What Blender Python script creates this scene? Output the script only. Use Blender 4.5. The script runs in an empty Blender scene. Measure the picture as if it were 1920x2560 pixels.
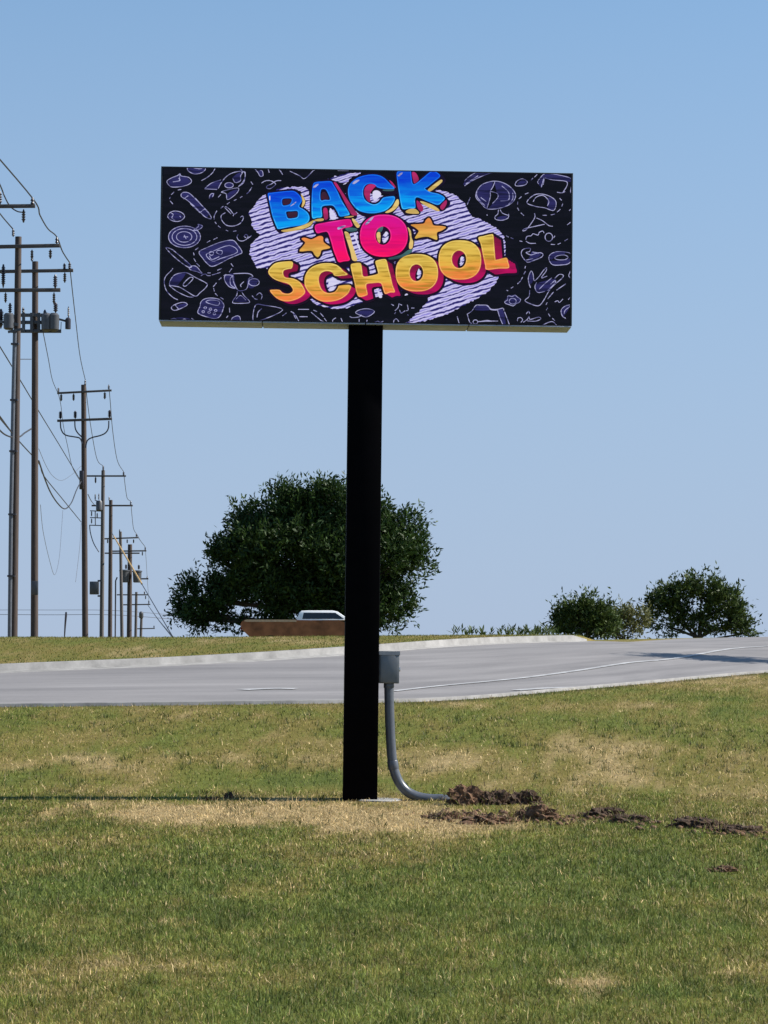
import bpy, bmesh, math, random
import numpy as np
from mathutils import Vector, Matrix
random.seed(7); rng = np.random.default_rng(7)
C = bpy.context.scene.collection
sc = bpy.context.scene

# ------------------------------------------------------------------ camera, sky, sun, exposure
F = 7000.0; CZ = 1.65; PITCH = math.atan(370.0/F)
cam = bpy.data.cameras.new('camera'); cam.sensor_fit = 'HORIZONTAL'; cam.sensor_width = 36.0
cam.lens = F/1920.0*36.0; cam.clip_start = 0.5; cam.clip_end = 12000
camo = bpy.data.objects.new('camera', cam); C.objects.link(camo)
camo.location = (0, 0, CZ); camo.rotation_euler = (math.pi/2+PITCH, 0, 0)
sc.camera = camo
SUN_EL = math.radians(38); SUN_AZ = math.radians(86)      # azimuth clockwise from +Y (away from the camera)
EXPO = 0.75
W = bpy.data.worlds.new('World'); sc.world = W; W.use_nodes = True
wn = W.node_tree.nodes; wl = W.node_tree.links
for n in list(wn): wn.remove(n)
sky = wn.new('ShaderNodeTexSky'); sky.sky_type = 'NISHITA'; sky.sun_disc = False
sky.sun_elevation = SUN_EL; sky.sun_rotation = SUN_AZ
sky.air_density = 1.0; sky.dust_density = 0.3; sky.ozone_density = 4.0; sky.altitude = 300
# the clear summer air keeps its blue down to the horizon: elevations are compressed away from the sky model's yellow rim
wtc = wn.new('ShaderNodeTexCoord'); wsp = wn.new('ShaderNodeSeparateXYZ'); wl.new(wtc.outputs['Generated'], wsp.inputs[0])
wab = wn.new('ShaderNodeMath'); wab.operation = 'ABSOLUTE'; wl.new(wsp.outputs[2], wab.inputs[0])
wq = wn.new('ShaderNodeMath'); wq.operation = 'MULTIPLY_ADD'; wl.new(wab.outputs[0], wq.inputs[0]); wq.inputs[1].default_value = 0.35; wq.inputs[2].default_value = 0.54
wz = wn.new('ShaderNodeMath'); wz.operation = 'MULTIPLY_ADD'; wl.new(wab.outputs[0], wz.inputs[0]); wl.new(wq.outputs[0], wz.inputs[1]); wz.inputs[2].default_value = 0.112
wcb = wn.new('ShaderNodeCombineXYZ'); wl.new(wsp.outputs[0], wcb.inputs[0]); wl.new(wsp.outputs[1], wcb.inputs[1]); wl.new(wz.outputs[0], wcb.inputs[2])
wl.new(wcb.outputs[0], sky.inputs[0])
wtint = wn.new('ShaderNodeMix'); wtint.data_type = 'RGBA'; wtint.blend_type = 'MULTIPLY'; wtint.inputs['Factor'].default_value = 1.0
wtint.inputs['B'].default_value = (0.97, 1.08, 1.06, 1); wl.new(sky.outputs[0], wtint.inputs['A'])
# summer haze, thickest at the horizon and gone by about 25 degrees up
whf = wn.new('ShaderNodeMath'); whf.operation = 'MULTIPLY_ADD'; whf.use_clamp = True; wl.new(wab.outputs[0], whf.inputs[0]); whf.inputs[1].default_value = -3.0; whf.inputs[2].default_value = 0.86
whz = wn.new('ShaderNodeMix'); whz.data_type = 'RGBA'; whz.inputs['B'].default_value = (2.98, 3.46, 4.55, 1); wl.new(whf.outputs[0], whz.inputs['Factor']); wl.new(wtint.outputs['Result'], whz.inputs['A'])
bg = wn.new('ShaderNodeBackground'); bg.inputs['Strength'].default_value = 0.085
wo = wn.new('ShaderNodeOutputWorld')
wl.new(whz.outputs['Result'], bg.inputs[0]); wl.new(bg.outputs[0], wo.inputs[0])
sun = bpy.data.lights.new('sun', 'SUN'); sun.energy = 4.7; sun.angle = math.radians(0.55); sun.color = (1.0, 0.94, 0.85)
suno = bpy.data.objects.new('sun', sun); C.objects.link(suno); suno.location = (60, 0, 60)
SD = Vector((math.sin(SUN_AZ)*math.cos(SUN_EL), math.cos(SUN_AZ)*math.cos(SUN_EL), math.sin(SUN_EL)))
suno.rotation_euler = SD.to_track_quat('Z', 'Y').to_euler()
vs = sc.view_settings; vs.view_transform = 'Standard'; vs.look = 'None'; vs.exposure = EXPO; vs.gamma = 1; vs.use_curve_mapping = False

# ------------------------------------------------------------------ helpers
def at(px, py, Y):
    """world point at distance Y seen at pixel (px,py) of the 1920x2560 photograph"""
    cp, sp = math.cos(PITCH), math.sin(PITCH)
    u = (px-960.0)/F; v = (1280.0-py)/F
    d = Vector((u, cp - v*sp, sp + v*cp)); k = Y/d.y
    return Vector((d.x*k, Y, CZ + d.z*k))
def lin(r, g, b):
    f = lambda c: (c/255/12.92 if c/255 <= 0.04045 else ((c/255+0.055)/1.055)**2.4)
    return (f(r), f(g), f(b), 1.0)
class MB:
    def __init__(s): s.v = []; s.f = []
    def add(s, vs, fs):
        o = len(s.v); s.v += [tuple(p) for p in vs]; s.f += [tuple(i+o for i in f) for f in fs]; return s
    def box(s, c, d, rot=None):
        x, y, z = d[0]/2, d[1]/2, d[2]/2; c = Vector(c)
        P = [Vector(p) for p in ((-x,-y,-z),(x,-y,-z),(x,y,-z),(-x,y,-z),(-x,-y,z),(x,-y,z),(x,y,z),(-x,y,z))]
        if rot is not None: P = [rot @ p for p in P]
        return s.add([c+p for p in P], [(3,2,1,0),(4,5,6,7),(0,1,5,4),(1,2,6,5),(2,3,7,6),(3,0,4,7)])
    def bar(s, a, b, w, h):
        a, b = Vector(a), Vector(b); d = b-a
        return s.box((a+b)/2, (d.length, w, h), d.to_track_quat('X', 'Z').to_matrix())
    def tube(s, pts, r, n=6, cap=True):
        pts = [Vector(p) for p in pts]; m = len(pts)
        if not hasattr(r, '__len__'): r = [r]*m
        vs, fs = [], []; ref = None
        for i, p in enumerate(pts):
            t = (pts[min(i+1, m-1)]-pts[max(i-1, 0)]).normalized()
            if ref is None: ref = Vector((1,0,0)) if abs(t.x) < 0.9 else Vector((0,1,0))
            a = (ref - t*ref.dot(t)).normalized(); b = t.cross(a); ref = a
            for k in range(n):
                q = 2*math.pi*k/n; vs.append(p + (a*math.cos(q)+b*math.sin(q))*r[i])
        for i in range(m-1):
            for k in range(n):
                k2 = (k+1) % n; fs.append((i*n+k, i*n+k2, (i+1)*n+k2, (i+1)*n+k))
        if cap: fs.append(tuple(range(n))[::-1]); fs.append(tuple((m-1)*n+k for k in range(n)))
        return s.add(vs, fs)
    def lathe(s, c, prof, n=12, axis=(0,0,1)):
        ax = Vector(axis).normalized(); c = Vector(c)
        zs = [c+ax*z for r, z in prof]; rs = [max(r, 1e-4) for r, z in prof]
        ref = Vector((1,0,0)) if abs(ax.x) < 0.9 else Vector((0,1,0))
        a = (ref-ax*ref.dot(ax)).normalized(); b = ax.cross(a); vs, fs = [], []
        for p, r in zip(zs, rs):
            for k in range(n):
                q = 2*math.pi*k/n; vs.append(p+(a*math.cos(q)+b*math.sin(q))*r)
        for i in range(len(zs)-1):
            for k in range(n):
                k2 = (k+1) % n; fs.append((i*n+k, i*n+k2, (i+1)*n+k2, (i+1)*n+k))
        fs.append(tuple(range(n))[::-1]); fs.append(tuple((len(zs)-1)*n+k for k in range(n)))
        return s.add(vs, fs)
    def build(s, name, mat, parent=None, smooth=35, bevel=0):
        me = bpy.data.meshes.new(name); me.from_pydata(s.v, [], s.f); me.update()
        for m in (mat if isinstance(mat, (list, tuple)) else [mat]): me.materials.append(m)
        if bevel:
            bm = bmesh.new(); bm.from_mesh(me)
            ed = [e for e in bm.edges if e.is_manifold and e.calc_face_angle(0) > 0.6]
            bmesh.ops.bevel(bm, geom=ed, offset=bevel, segments=2, profile=0.5, affect='EDGES', clamp_overlap=True)
            bm.to_mesh(me); bm.free()
        if smooth:
            me.polygons.foreach_set('use_smooth', [True]*len(me.polygons)); me.set_sharp_from_angle(angle=math.radians(smooth))
        o = bpy.data.objects.new(name, me); C.objects.link(o)
        if parent is not None: o.parent = parent
        return o
def tag(o, label=None, cat=None, group=None, kind=None):
    if label: o['label'] = label
    if cat: o['category'] = cat
    if group: o['group'] = group
    if kind: o['kind'] = kind
    return o
def thing(name, label, cat, loc, group=None, rot=(0,0,0)):
    o = bpy.data.objects.new(name, None); C.objects.link(o); o.location = loc; o.rotation_euler = rot; o.empty_display_size = 0.2
    return tag(o, label, cat, group)
def fast_mesh(name, V, FC, mat, parent=None, color=None, smooth=False, uv=None):
    """V (n,3), FC (m,k) numpy"""
    me = bpy.data.meshes.new(name); k = FC.shape[1]
    me.vertices.add(len(V)); me.vertices.foreach_set('co', V.astype(np.float32).ravel())
    me.loops.add(FC.size); me.loops.foreach_set('vertex_index', FC.astype(np.int32).ravel())
    me.polygons.add(len(FC)); me.polygons.foreach_set('loop_start', np.arange(0, FC.size, k, dtype=np.int32))
    if smooth: me.polygons.foreach_set('use_smooth', np.ones(len(FC), dtype=bool))
    if uv is not None:
        l = me.uv_layers.new(name='UVMap'); l.data.foreach_set('uv', uv[FC.ravel()].astype(np.float32).ravel())
    me.update(calc_edges=True)
    if color is not None:
        a = me.color_attributes.new('tint', 'FLOAT_COLOR', 'POINT'); a.data.foreach_set('color', color.astype(np.float32).ravel())
    me.materials.append(mat); me.validate()
    o = bpy.data.objects.new(name, me); C.objects.link(o)
    if parent is not None: o.parent = parent
    return o
def catmull(P, n=5, closed=False):
    P = np.array(P, float); m = len(P); out = []
    rngi = range(m) if closed else range(m-1)
    for i in rngi:
        if closed: p0, p1, p2, p3 = P[i-1], P[i], P[(i+1) % m], P[(i+2) % m]
        else: p0, p1, p2, p3 = P[max(i-1,0)], P[i], P[i+1], P[min(i+2,m-1)]
        for t in np.arange(n)/n:
            out.append(0.5*((2*p1)+(-p0+p2)*t+(2*p0-5*p1+4*p2-p3)*t*t+(-p0+3*p1-3*p2+p3)*t**3))
    if not closed: out.append(P[-1])
    return np.array(out)
_lat = np.random.default_rng(3).random((256, 256))
def vnoise(x, y):
    xi = np.floor(x).astype(int); yi = np.floor(y).astype(int); fx = x-xi; fy = y-yi
    fx = fx*fx*(3-2*fx); fy = fy*fy*(3-2*fy); g = lambda a, b: _lat[a % 256, b % 256]
    return (g(xi,yi)*(1-fx)+g(xi+1,yi)*fx)*(1-fy)+(g(xi,yi+1)*(1-fx)+g(xi+1,yi+1)*fx)*fy
def fbm(x, y, o=4):
    s = 0; a = 0.5; t = 0
    for i in range(o): s = s+a*vnoise(x*2**i+17*i, y*2**i+31*i); t += a; a *= 0.5
    return s/t
def sstep(a, b, x): t = np.clip((x-a)/(b-a), 0, 1); return t*t*(3-2*t)

# ------------------------------------------------------------------ materials
def new_mat(name):
    m = bpy.data.materials.new(name); m.use_nodes = True; nt = m.node_tree
    return m, nt.nodes, nt.links, nt.nodes['Principled BSDF']
def mat(name, col, rough=0.6, metal=0.0, var=0.25, scale=8.0, bump=0.0, spec=0.5, stretch=(1,1,1), coat=0.0):
    m, N, L, b = new_mat(name)
    tc = N.new('ShaderNodeTexCoord'); mp = N.new('ShaderNodeMapping'); mp.inputs['Scale'].default_value = stretch
    nz = N.new('ShaderNodeTexNoise'); nz.inputs['Scale'].default_value = scale; nz.inputs['Detail'].default_value = 6; nz.inputs['Roughness'].default_value = 0.65
    L.new(tc.outputs['Object'], mp.inputs[0]); L.new(mp.outputs[0], nz.inputs['Vector'])
    rp = N.new('ShaderNodeValToRGB'); rp.color_ramp.elements[0].position = 0.3; rp.color_ramp.elements[1].position = 0.7
    rp.color_ramp.elements[0].color = tuple(c*(1-var) for c in col[:3])+(1,); rp.color_ramp.elements[1].color = tuple(min(1, c*(1+var)) for c in col[:3])+(1,)
    L.new(nz.outputs[0], rp.inputs[0]); L.new(rp.outputs[0], b.inputs['Base Color'])
    b.inputs['Roughness'].default_value = rough; b.inputs['Metallic'].default_value = metal; b.inputs['Specular IOR Level'].default_value = spec
    b.inputs['Coat Weight'].default_value = coat
    if bump:
        bp = N.new('ShaderNodeBump'); bp.inputs['Strength'].default_value = bump; bp.inputs['Distance'].default_value = 0.02
        L.new(nz.outputs[0], bp.inputs['Height']); L.new(bp.outputs[0], b.inputs['Normal'])
    return m
M = {}
M['black'] = mat('black_paint', (0.0014, 0.0012, 0.0018), 0.6, var=0.4, scale=3, spec=0.03)
M['cabinet'] = mat('grey_sheet_metal', (0.34, 0.37, 0.47), 0.5, 0.0, var=0.25, scale=4)
M['cab_black'] = mat('black_cabinet_side', (0.02, 0.02, 0.022), 0.5, var=0.2)
M['galv'] = mat('grey_conduit', (0.085, 0.094, 0.112), 0.3, 0.0, var=0.2, scale=10)
M['box'] = mat('grey_box_paint', (0.135, 0.150, 0.165), 0.45, 0.0, var=0.15, scale=8)
M['concrete'] = mat('pale_concrete', (0.33, 0.325, 0.31), 0.9, var=0.22, scale=3.0, bump=0.3)
M['kerb'] = mat('kerb_concrete', (0.235, 0.23, 0.222), 0.9, var=0.3, scale=2.2, bump=0.4)
M['wood'] = mat('pole_wood', (0.058, 0.042, 0.036), 0.85, var=0.35, scale=6, stretch=(6,6,0.4), bump=0.3)
M['wood_grey'] = mat('weathered_pole_wood', (0.095, 0.085, 0.082), 0.85, var=0.3, scale=6, stretch=(6,6,0.4), bump=0.3)
M['arm'] = mat('crossarm_wood', (0.07, 0.06, 0.055), 0.85, var=0.3, scale=6, stretch=(0.5,6,6))
M['insul'] = mat('dark_insulator', (0.03, 0.025, 0.03), 0.3, var=0.2)
M['wire'] = mat('wire', (0.025, 0.025, 0.03), 0.6, var=0.2)
M['wire_thin'] = mat('thin_wire', (0.09, 0.09, 0.10), 0.5, var=0.2)
M['steel'] = mat('dull_steel', (0.08, 0.082, 0.087), 0.5, 0.5, var=0.2)
M['tank'] = mat('grey_tank_paint', (0.06, 0.063, 0.07), 0.4, 0.0, var=0.15)
M['guard'] = mat('yellow_guy_guard', (0.50, 0.30, 0.07), 0.5, var=0.15)
M['bark'] = mat('bark', (0.05, 0.04, 0.03), 0.95, var=0.35, scale=5, stretch=(4,4,0.7), bump=0.4)
M['soil'] = mat('dug_soil', (0.120, 0.064, 0.034), 0.95, var=0.6, scale=18, bump=0.8)
M['soil_dark'] = mat('dark_soil', (0.055, 0.031, 0.018), 0.95, var=0.6, scale=18, bump=0.8)
M['brown_paint'] = mat('brown_truck_paint', (0.27, 0.105, 0.045), 0.5, 0.0, var=0.5, scale=1.6, coat=0.0, spec=0.2)
M['white_paint'] = mat('white_truck_paint', (0.92, 0.92, 0.92), 0.35, var=0.05, coat=0.4)
M['glass'] = mat('dark_glass', (0.012, 0.014, 0.02), 0.08, var=0.2, spec=0.6)
M['rubber'] = mat('tyre_rubber', (0.018, 0.018, 0.018), 0.85, var=0.3)
M['chrome'] = mat('chrome', (0.55, 0.55, 0.56), 0.2, 1.0, var=0.05)
M['red_lens'] = mat('red_lens', (0.25, 0.01, 0.01), 0.2, var=0.1)
M['paint_line'] = mat('worn_white_paint', (0.36, 0.36, 0.36), 0.8, var=0.4, scale=2.5)

def leaf_mat(name, dark, light):
    m, N, L, b = new_mat(name)
    at_ = N.new('ShaderNodeAttribute'); at_.attribute_name = 'tint'
    mx = N.new('ShaderNodeMix'); mx.data_type = 'RGBA'
    sep = N.new('ShaderNodeSeparateColor'); L.new(at_.outputs['Color'], sep.inputs[0])
    L.new(sep.outputs[0], mx.inputs['Factor'])
    mx.inputs['A'].default_value = (*dark, 1); mx.inputs['B'].default_value = (*light, 1)
    L.new(mx.outputs['Result'], b.inputs['Base Color']); b.inputs['Roughness'].default_value = 0.55; b.inputs['Specular IOR Level'].default_value = 0.25
    tr = N.new('ShaderNodeBsdfTranslucent'); L.new(mx.outputs['Result'], tr.inputs['Color'])
    ms = N.new('ShaderNodeMixShader'); ms.inputs[0].default_value = 0.22
    L.new(b.outputs[0], ms.inputs[1]); L.new(tr.outputs[0], ms.inputs[2])
    L.new(ms.outputs[0], N['Material Output'].inputs['Surface'])
    return m
M['leaf'] = leaf_mat('dark_leaf', (0.013, 0.028, 0.007), (0.044, 0.086, 0.017))
M['leaf2'] = leaf_mat('mid_leaf', (0.020, 0.036, 0.009), (0.080, 0.120, 0.026))
M['leaf3'] = leaf_mat('yellow_green_leaf', (0.07, 0.08, 0.025), (0.17, 0.17, 0.06))

def grass_mat():
    m, N, L, b = new_mat('grass_blade')
    a = N.new('ShaderNodeAttribute'); a.attribute_name = 'tint'
    L.new(a.outputs['Color'], b.inputs['Base Color']); b.inputs['Roughness'].default_value = 0.6; b.inputs['Specular IOR Level'].default_value = 0.25
    tr = N.new('ShaderNodeBsdfTranslucent'); L.new(a.outputs['Color'], tr.inputs['Color'])
    ms = N.new('ShaderNodeMixShader'); ms.inputs[0].default_value = 0.25
    L.new(b.outputs[0], ms.inputs[1]); L.new(tr.outputs[0], ms.inputs[2]); L.new(ms.outputs[0], N['Material Output'].inputs['Surface'])
    return m
M['grass'] = grass_mat()
def ground_mat():
    m, N, L, b = new_mat('turf_ground')
    a = N.new('ShaderNodeAttribute'); a.attribute_name = 'tint'
    tc = N.new('ShaderNodeTexCoord'); nz = N.new('ShaderNodeTexNoise'); nz.inputs['Scale'].default_value = 9; nz.inputs['Detail'].default_value = 8; nz.inputs['Roughness'].default_value = 0.75
    L.new(tc.outputs['Object'], nz.inputs['Vector'])
    mr = N.new('ShaderNodeMapRange'); mr.inputs['From Min'].default_value = 0.3; mr.inputs['From Max'].default_value = 0.7; mr.inputs['To Min'].default_value = 0.6; mr.inputs['To Max'].default_value = 1.3
    L.new(nz.outputs[0], mr.inputs['Value'])
    mx = N.new('ShaderNodeVectorMath'); mx.operation = 'SCALE'; L.new(a.outputs['Color'], mx.inputs[0]); L.new(mr.outputs[0], mx.inputs['Scale'])
    L.new(mx.outputs[0], b.inputs['Base Color']); b.inputs['Roughness'].default_value = 0.95; b.inputs['Specular IOR Level'].default_value = 0.1
    bp = N.new('ShaderNodeBump'); bp.inputs['Strength'].default_value = 0.6; bp.inputs['Distance'].default_value = 0.04
    L.new(nz.outputs[0], bp.inputs['Height']); L.new(bp.outputs[0], b.inputs['Normal'])
    return m
M['ground'] = ground_mat()
def road_mat():
    m, N, L, b = new_mat('road_concrete')
    uv = N.new('ShaderNodeUVMap'); uv.uv_map = 'UVMap'
    mp = N.new('ShaderNodeMapping'); mp.inputs['Scale'].default_value = (0.14, 0.55, 1); L.new(uv.outputs[0], mp.inputs[0])
    n1 = N.new('ShaderNodeTexNoise'); n1.inputs['Scale'].default_value = 1.0; n1.inputs['Detail'].default_value = 6; n1.inputs['Roughness'].default_value = 0.6; L.new(mp.outputs[0], n1.inputs['Vector'])
    n2 = N.new('ShaderNodeTexNoise'); n2.inputs['Scale'].default_value = 7.0; n2.inputs['Detail'].default_value = 8; n2.inputs['Roughness'].default_value = 0.8; L.new(uv.outputs[0], n2.inputs['Vector'])
    ad = N.new('ShaderNodeMath'); ad.operation = 'MULTIPLY_ADD'; L.new(n2.outputs[0], ad.inputs[0]); ad.inputs[1].default_value = 0.35; L.new(n1.outputs[0], ad.inputs[2])
    rp = N.new('ShaderNodeValToRGB'); e = rp.color_ramp.elements
    e[0].position = 0.47; e[0].color = (0.142, 0.134, 0.132, 1); e[1].position = 0.95; e[1].color = (0.265, 0.250, 0.243, 1)
    L.new(ad.outputs[0], rp.inputs[0]); L.new(rp.outputs[0], b.inputs['Base Color']); b.inputs['Roughness'].default_value = 0.85
    bp = N.new('ShaderNodeBump'); bp.inputs['Strength'].default_value = 0.3; bp.inputs['Distance'].default_value = 0.01
    L.new(n2.outputs[0], bp.inputs['Height']); L.new(bp.outputs[0], b.inputs['Normal'])
    return m
M['road'] = road_mat()

LED = 1.0/(2**EXPO)
def led(name, top, bot, band=0.0, bandcol=None, bandscale=40, mid=None):
    """light-emitting display print: vertical colour ramp of the artwork plus the display's scan-line ripple"""
    m, N, L, b = new_mat(name)
    b.inputs['Base Color'].default_value = (0.01, 0.01, 0.012, 1); b.inputs['Roughness'].default_value = 0.5; b.inputs['Specular IOR Level'].default_value = 0.1
    tc = N.new('ShaderNodeTexCoord'); sp = N.new('ShaderNodeSeparateXYZ'); L.new(tc.outputs['Generated'], sp.inputs[0])
    rp = N.new('ShaderNodeValToRGB'); e = rp.color_ramp.elements
    e[0].position = 0.12; e[0].color = bot; e[1].position = 0.85; e[1].color = top
    if mid: x = e.new(0.45); x.color = mid
    mp = N.new('ShaderNodeMapping'); mp.inputs['Scale'].default_value = (3.5, 1, bandscale)
    L.new(tc.outputs['Object'], mp.inputs[0])
    nz = N.new('ShaderNodeTexNoise'); nz.inputs['Scale'].default_value = 1; nz.inputs['Detail'].default_value = 3; nz.inputs['Distortion'].default_value = 0.3
    L.new(mp.outputs[0], nz.inputs['Vector'])
    ms = N.new('ShaderNodeMath'); ms.operation = 'MULTIPLY_ADD'; L.new(nz.outputs[0], ms.inputs[0]); ms.inputs[1].default_value = 0.55; ms.inputs[2].default_value = -0.275
    ad = N.new('ShaderNodeMath'); L.new(sp.outputs[2], ad.inputs[0]); L.new(ms.outputs[0], ad.inputs[1]); L.new(ad.outputs[0], rp.inputs[0])
    out = rp.outputs[0]
    if band:
        r2 = N.new('ShaderNodeMapRange'); r2.inputs['From Min'].default_value = 0.46; r2.inputs['From Max'].default_value = 0.62; r2.inputs['To Max'].default_value = band
        mp2 = N.new('ShaderNodeMapping'); mp2.inputs['Scale'].default_value = (2.2, 1, bandscale*1.3); mp2.inputs['Location'].default_value = (5, 2, 3)
        n2 = N.new('ShaderNodeTexNoise'); n2.inputs['Scale'].default_value = 1; n2.inputs['Detail'].default_value = 4; n2.inputs['Distortion'].default_value = 0.6
        L.new(tc.outputs['Object'], mp2.inputs[0]); L.new(mp2.outputs[0], n2.inputs['Vector']); L.new(n2.outputs[0], r2.inputs['Value'])
        mx = N.new('ShaderNodeMix'); mx.data_type = 'RGBA'; L.new(r2.outputs[0], mx.inputs['Factor']); L.new(out, mx.inputs['A']); mx.inputs['B'].default_value = bandcol
        out = mx.outputs['Result']
    L.new(out, b.inputs['Emission Color']); b.inputs['Emission Strength'].default_value = LED
    return m
M['led_black'] = led('display_black', lin(7,6,13), lin(7,6,13), 0.6, lin(15,13,25), 14)
M['led_blue'] = led('display_blue', lin(0,58,205), lin(0,160,240), 0.75, lin(6,84,214), 16, mid=lin(0,128,228))
M['led_pink'] = led('display_pink', lin(214,10,140), lin(248,5,98), 0.6, lin(200,0,105), 16, mid=lin(232,0,118))
M['led_gold'] = led('display_gold', lin(222,190,84), lin(240,130,62), 0.8, lin(160,125,30), 18, mid=lin(228,180,70))
M['rim_gold'] = led('display_rim_gold', lin(240,214,120), lin(252,176,110), 0.8, lin(215,160,60), 14)
M['rim_blue'] = led('display_rim_blue', lin(20,110,240), lin(70,195,250), 0.8, lin(10,120,235), 14)
M['rim_pink'] = led('display_rim_pink', lin(235,70,160), lin(255,40,120), 0.8, lin(225,0,110), 14)
M['led_star'] = led('display_star', lin(240,140,70), lin(225,185,85), 0.5, lin(170,125,40), 18)
M['led_crimson'] = led('display_crimson', lin(130,12,58), lin(185,5,92), 0.5, lin(90,8,48), 8)
M['led_rose'] = led('display_rose', lin(182,40,105), lin(165,38,92), 0.5, lin(130,30,80), 10)
M['led_yellow'] = led('display_pale_yellow', lin(225,200,125), lin(225,190,115), 0.6, lin(170,140,60), 12)
M['led_teal'] = led('display_teal', lin(70,110,110), lin(50,85,92), 0.5, lin(30,60,64), 12)
M['led_outline'] = led('display_outline', lin(20,8,34), lin(24,6,28), 0.3, lin(14,8,40), 10)
M['led_maroon'] = led('display_maroon', lin(58,30,52), lin(66,26,46), 0.4, lin(36,20,36), 10)
M['led_white'] = led('display_white', lin(215,212,240), lin(215,212,240), 0.3, lin(160,160,220), 30)
M['led_chalk'] = led('display_chalk', lin(170,170,210), lin(170,170,210), 0.95, lin(70,70,122), 22)
M['led_fill'] = led('display_chalk_fill', lin(44,42,96), lin(38,36,88), 0.9, lin(20,18,50), 22)
def cloud_mat():
    m, N, L, b = new_mat('display_scribble')
    b.inputs['Base Color'].default_value = (0.01, 0.01, 0.012, 1); b.inputs['Specular IOR Level'].default_value = 0.1
    tc = N.new('ShaderNodeTexCoord')
    mp = N.new('ShaderNodeMapping'); mp.inputs['Rotation'].default_value = (0, math.radians(18), 0); mp.inputs['Scale'].default_value = (1, 1, 1)
    L.new(tc.outputs['Object'], mp.inputs[0])
    wv = N.new('ShaderNodeTexWave'); wv.wave_type = 'BANDS'; wv.bands_direction = 'Z'; wv.inputs['Scale'].default_value = 5.6; wv.inputs['Distortion'].default_value = 2.6
    wv.inputs['Detail'].default_value = 4; wv.inputs['Detail Scale'].default_value = 1.2; wv.inputs['Detail Roughness'].default_value = 0.65
    L.new(mp.outputs[0], wv.inputs['Vector'])
    rp = N.new('ShaderNodeValToRGB'); e = rp.color_ramp.elements
    e[0].position = 0.05; e[0].color = lin(40,34,110); e[1].position = 0.30; e[1].color = lin(182,176,226)
    x = e.new(0.75); x.color = lin(214,209,243); x = e.new(0.95); x.color = lin(150,142,215)
    nb_ = N.new('ShaderNodeTexNoise'); nb_.inputs['Scale'].default_value = 5.5; nb_.inputs['Detail'].default_value = 4; L.new(tc.outputs['Object'], nb_.inputs['Vector'])
    br = N.new('ShaderNodeMapRange'); br.inputs['From Min'].default_value = 0.40; br.inputs['From Max'].default_value = 0.62; br.inputs['To Min'].default_value = -0.22; br.inputs['To Max'].default_value = 0.16; L.new(nb_.outputs[0], br.inputs['Value'])
    sm_ = N.new('ShaderNodeMath'); L.new(wv.outputs[0], sm_.inputs[0]); L.new(br.outputs[0], sm_.inputs[1])
    L.new(sm_.outputs[0], rp.inputs[0]); L.new(rp.outputs[0], b.inputs['Emission Color']); b.inputs['Emission Strength'].default_value = LED
    return m
M['led_cloud'] = cloud_mat()

# ------------------------------------------------------------------ terrain
ctrl = []
for Y, zl in ((0, -0.30), (12, -0.34), (22, -0.27), (29, -0.12), (33.3, 0.0)):
    for x in (-9, -4, 0, 4, 9): ctrl.append((x, Y, zl + (0.05 if x < 0 and Y > 30 else 0)))
near_px = [(-900,1772,46), (-400,1769,46), (0,1765,46), (450,1760,46), (900,1754,46.5), (1150,1747,48), (1400,1726,51.5), (1650,1704,56), (1920,1680,62), (2400,1648,75), (2900,1628,88)]
far_px = [(-900,1716,56), (-400,1697,57), (0,1679,58), (450,1660,60), (860,1634,63), (1200,1610,69), (1480,1602,74)]
road_crest = [(1700,1597,86), (1920,1592,92), (2400,1588,96)]
verge_crest = [(-500,1592,74), (-100,1588,76), (120,1590,77), (300,1597,79), (480,1600,80), (800,1598,82), (1050,1596,82), (1250,1593,80)]
for p in near_px[1:-1] + far_px[1:] + road_crest: v = at(*p); ctrl.append((v.x, v.y, v.z))
for p in verge_crest: v = at(*p); ctrl.append((v.x, v.y, v.z-0.14))
for x in (-14, -6, 2, 8): ctrl.append((x, 100, 2.1))
ctrl = np.array(ctrl)
def _U(r2): return np.where(r2 > 0, r2*np.log(r2+1e-12), 0)
_n = len(ctrl); _d = ctrl[:, None, :2]-ctrl[None, :, :2]; _K = _U((_d**2).sum(-1)) + np.eye(_n)*2.0
_P = np.c_[np.ones(_n), ctrl[:, :2]]; _A = np.block([[_K, _P], [_P.T, np.zeros((3, 3))]])
_w = np.linalg.solve(_A, np.r_[ctrl[:, 2], 0, 0, 0])
def zbase(x, Y):
    x = np.asarray(x, float); Y = np.asarray(Y, float); sh = np.broadcast(x, Y).shape
    xf = np.broadcast_to(x, sh).ravel(); yf = np.broadcast_to(Y, sh).ravel()
    xc = np.clip(xf, -12, 14); yc = np.clip(yf, 0, 105)
    out = np.empty(len(xc))
    for i in range(0, len(xc), 40000):
        q = np.c_[xc[i:i+40000], yc[i:i+40000]]
        r2 = ((q[:, None, :]-ctrl[None, :, :2])**2).sum(-1)
        out[i:i+40000] = _U(r2) @ _w[:_n] + _w[_n] + q @ _w[_n+1:]
    far = np.interp(yf, [95, 125, 170, 300, 700, 6000], [2.1, 2.0, 1.9, 1.3, -2, -30])
    k = sstep(92, 122, yf)
    return (out*(1-k)+far*k).reshape(sh)
AY = 20.0
def curve_fn(pts):
    P = np.array([[v.x, v.y] for v in (at(*p) for p in pts)]); P = catmull(P, 8)
    a = P[:, 0]/(P[:, 1]+AY); i = np.argsort(a)
    return lambda q: np.interp(q, a[i], P[i, 1])
Yn_f = curve_fn(near_px); Yf_f = curve_fn(far_px + [(1560,1600.5,78), (1700,1598,86), (2300,1592,104), (2900,1590,115)])
a_end = at(1480,1602,74); A_END = a_end.x/(a_end.y+AY)          # bearing where the far kerb stops
def raise_f(a): return 0.14*(1-sstep(A_END-0.004, A_END+0.002, a))

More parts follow.
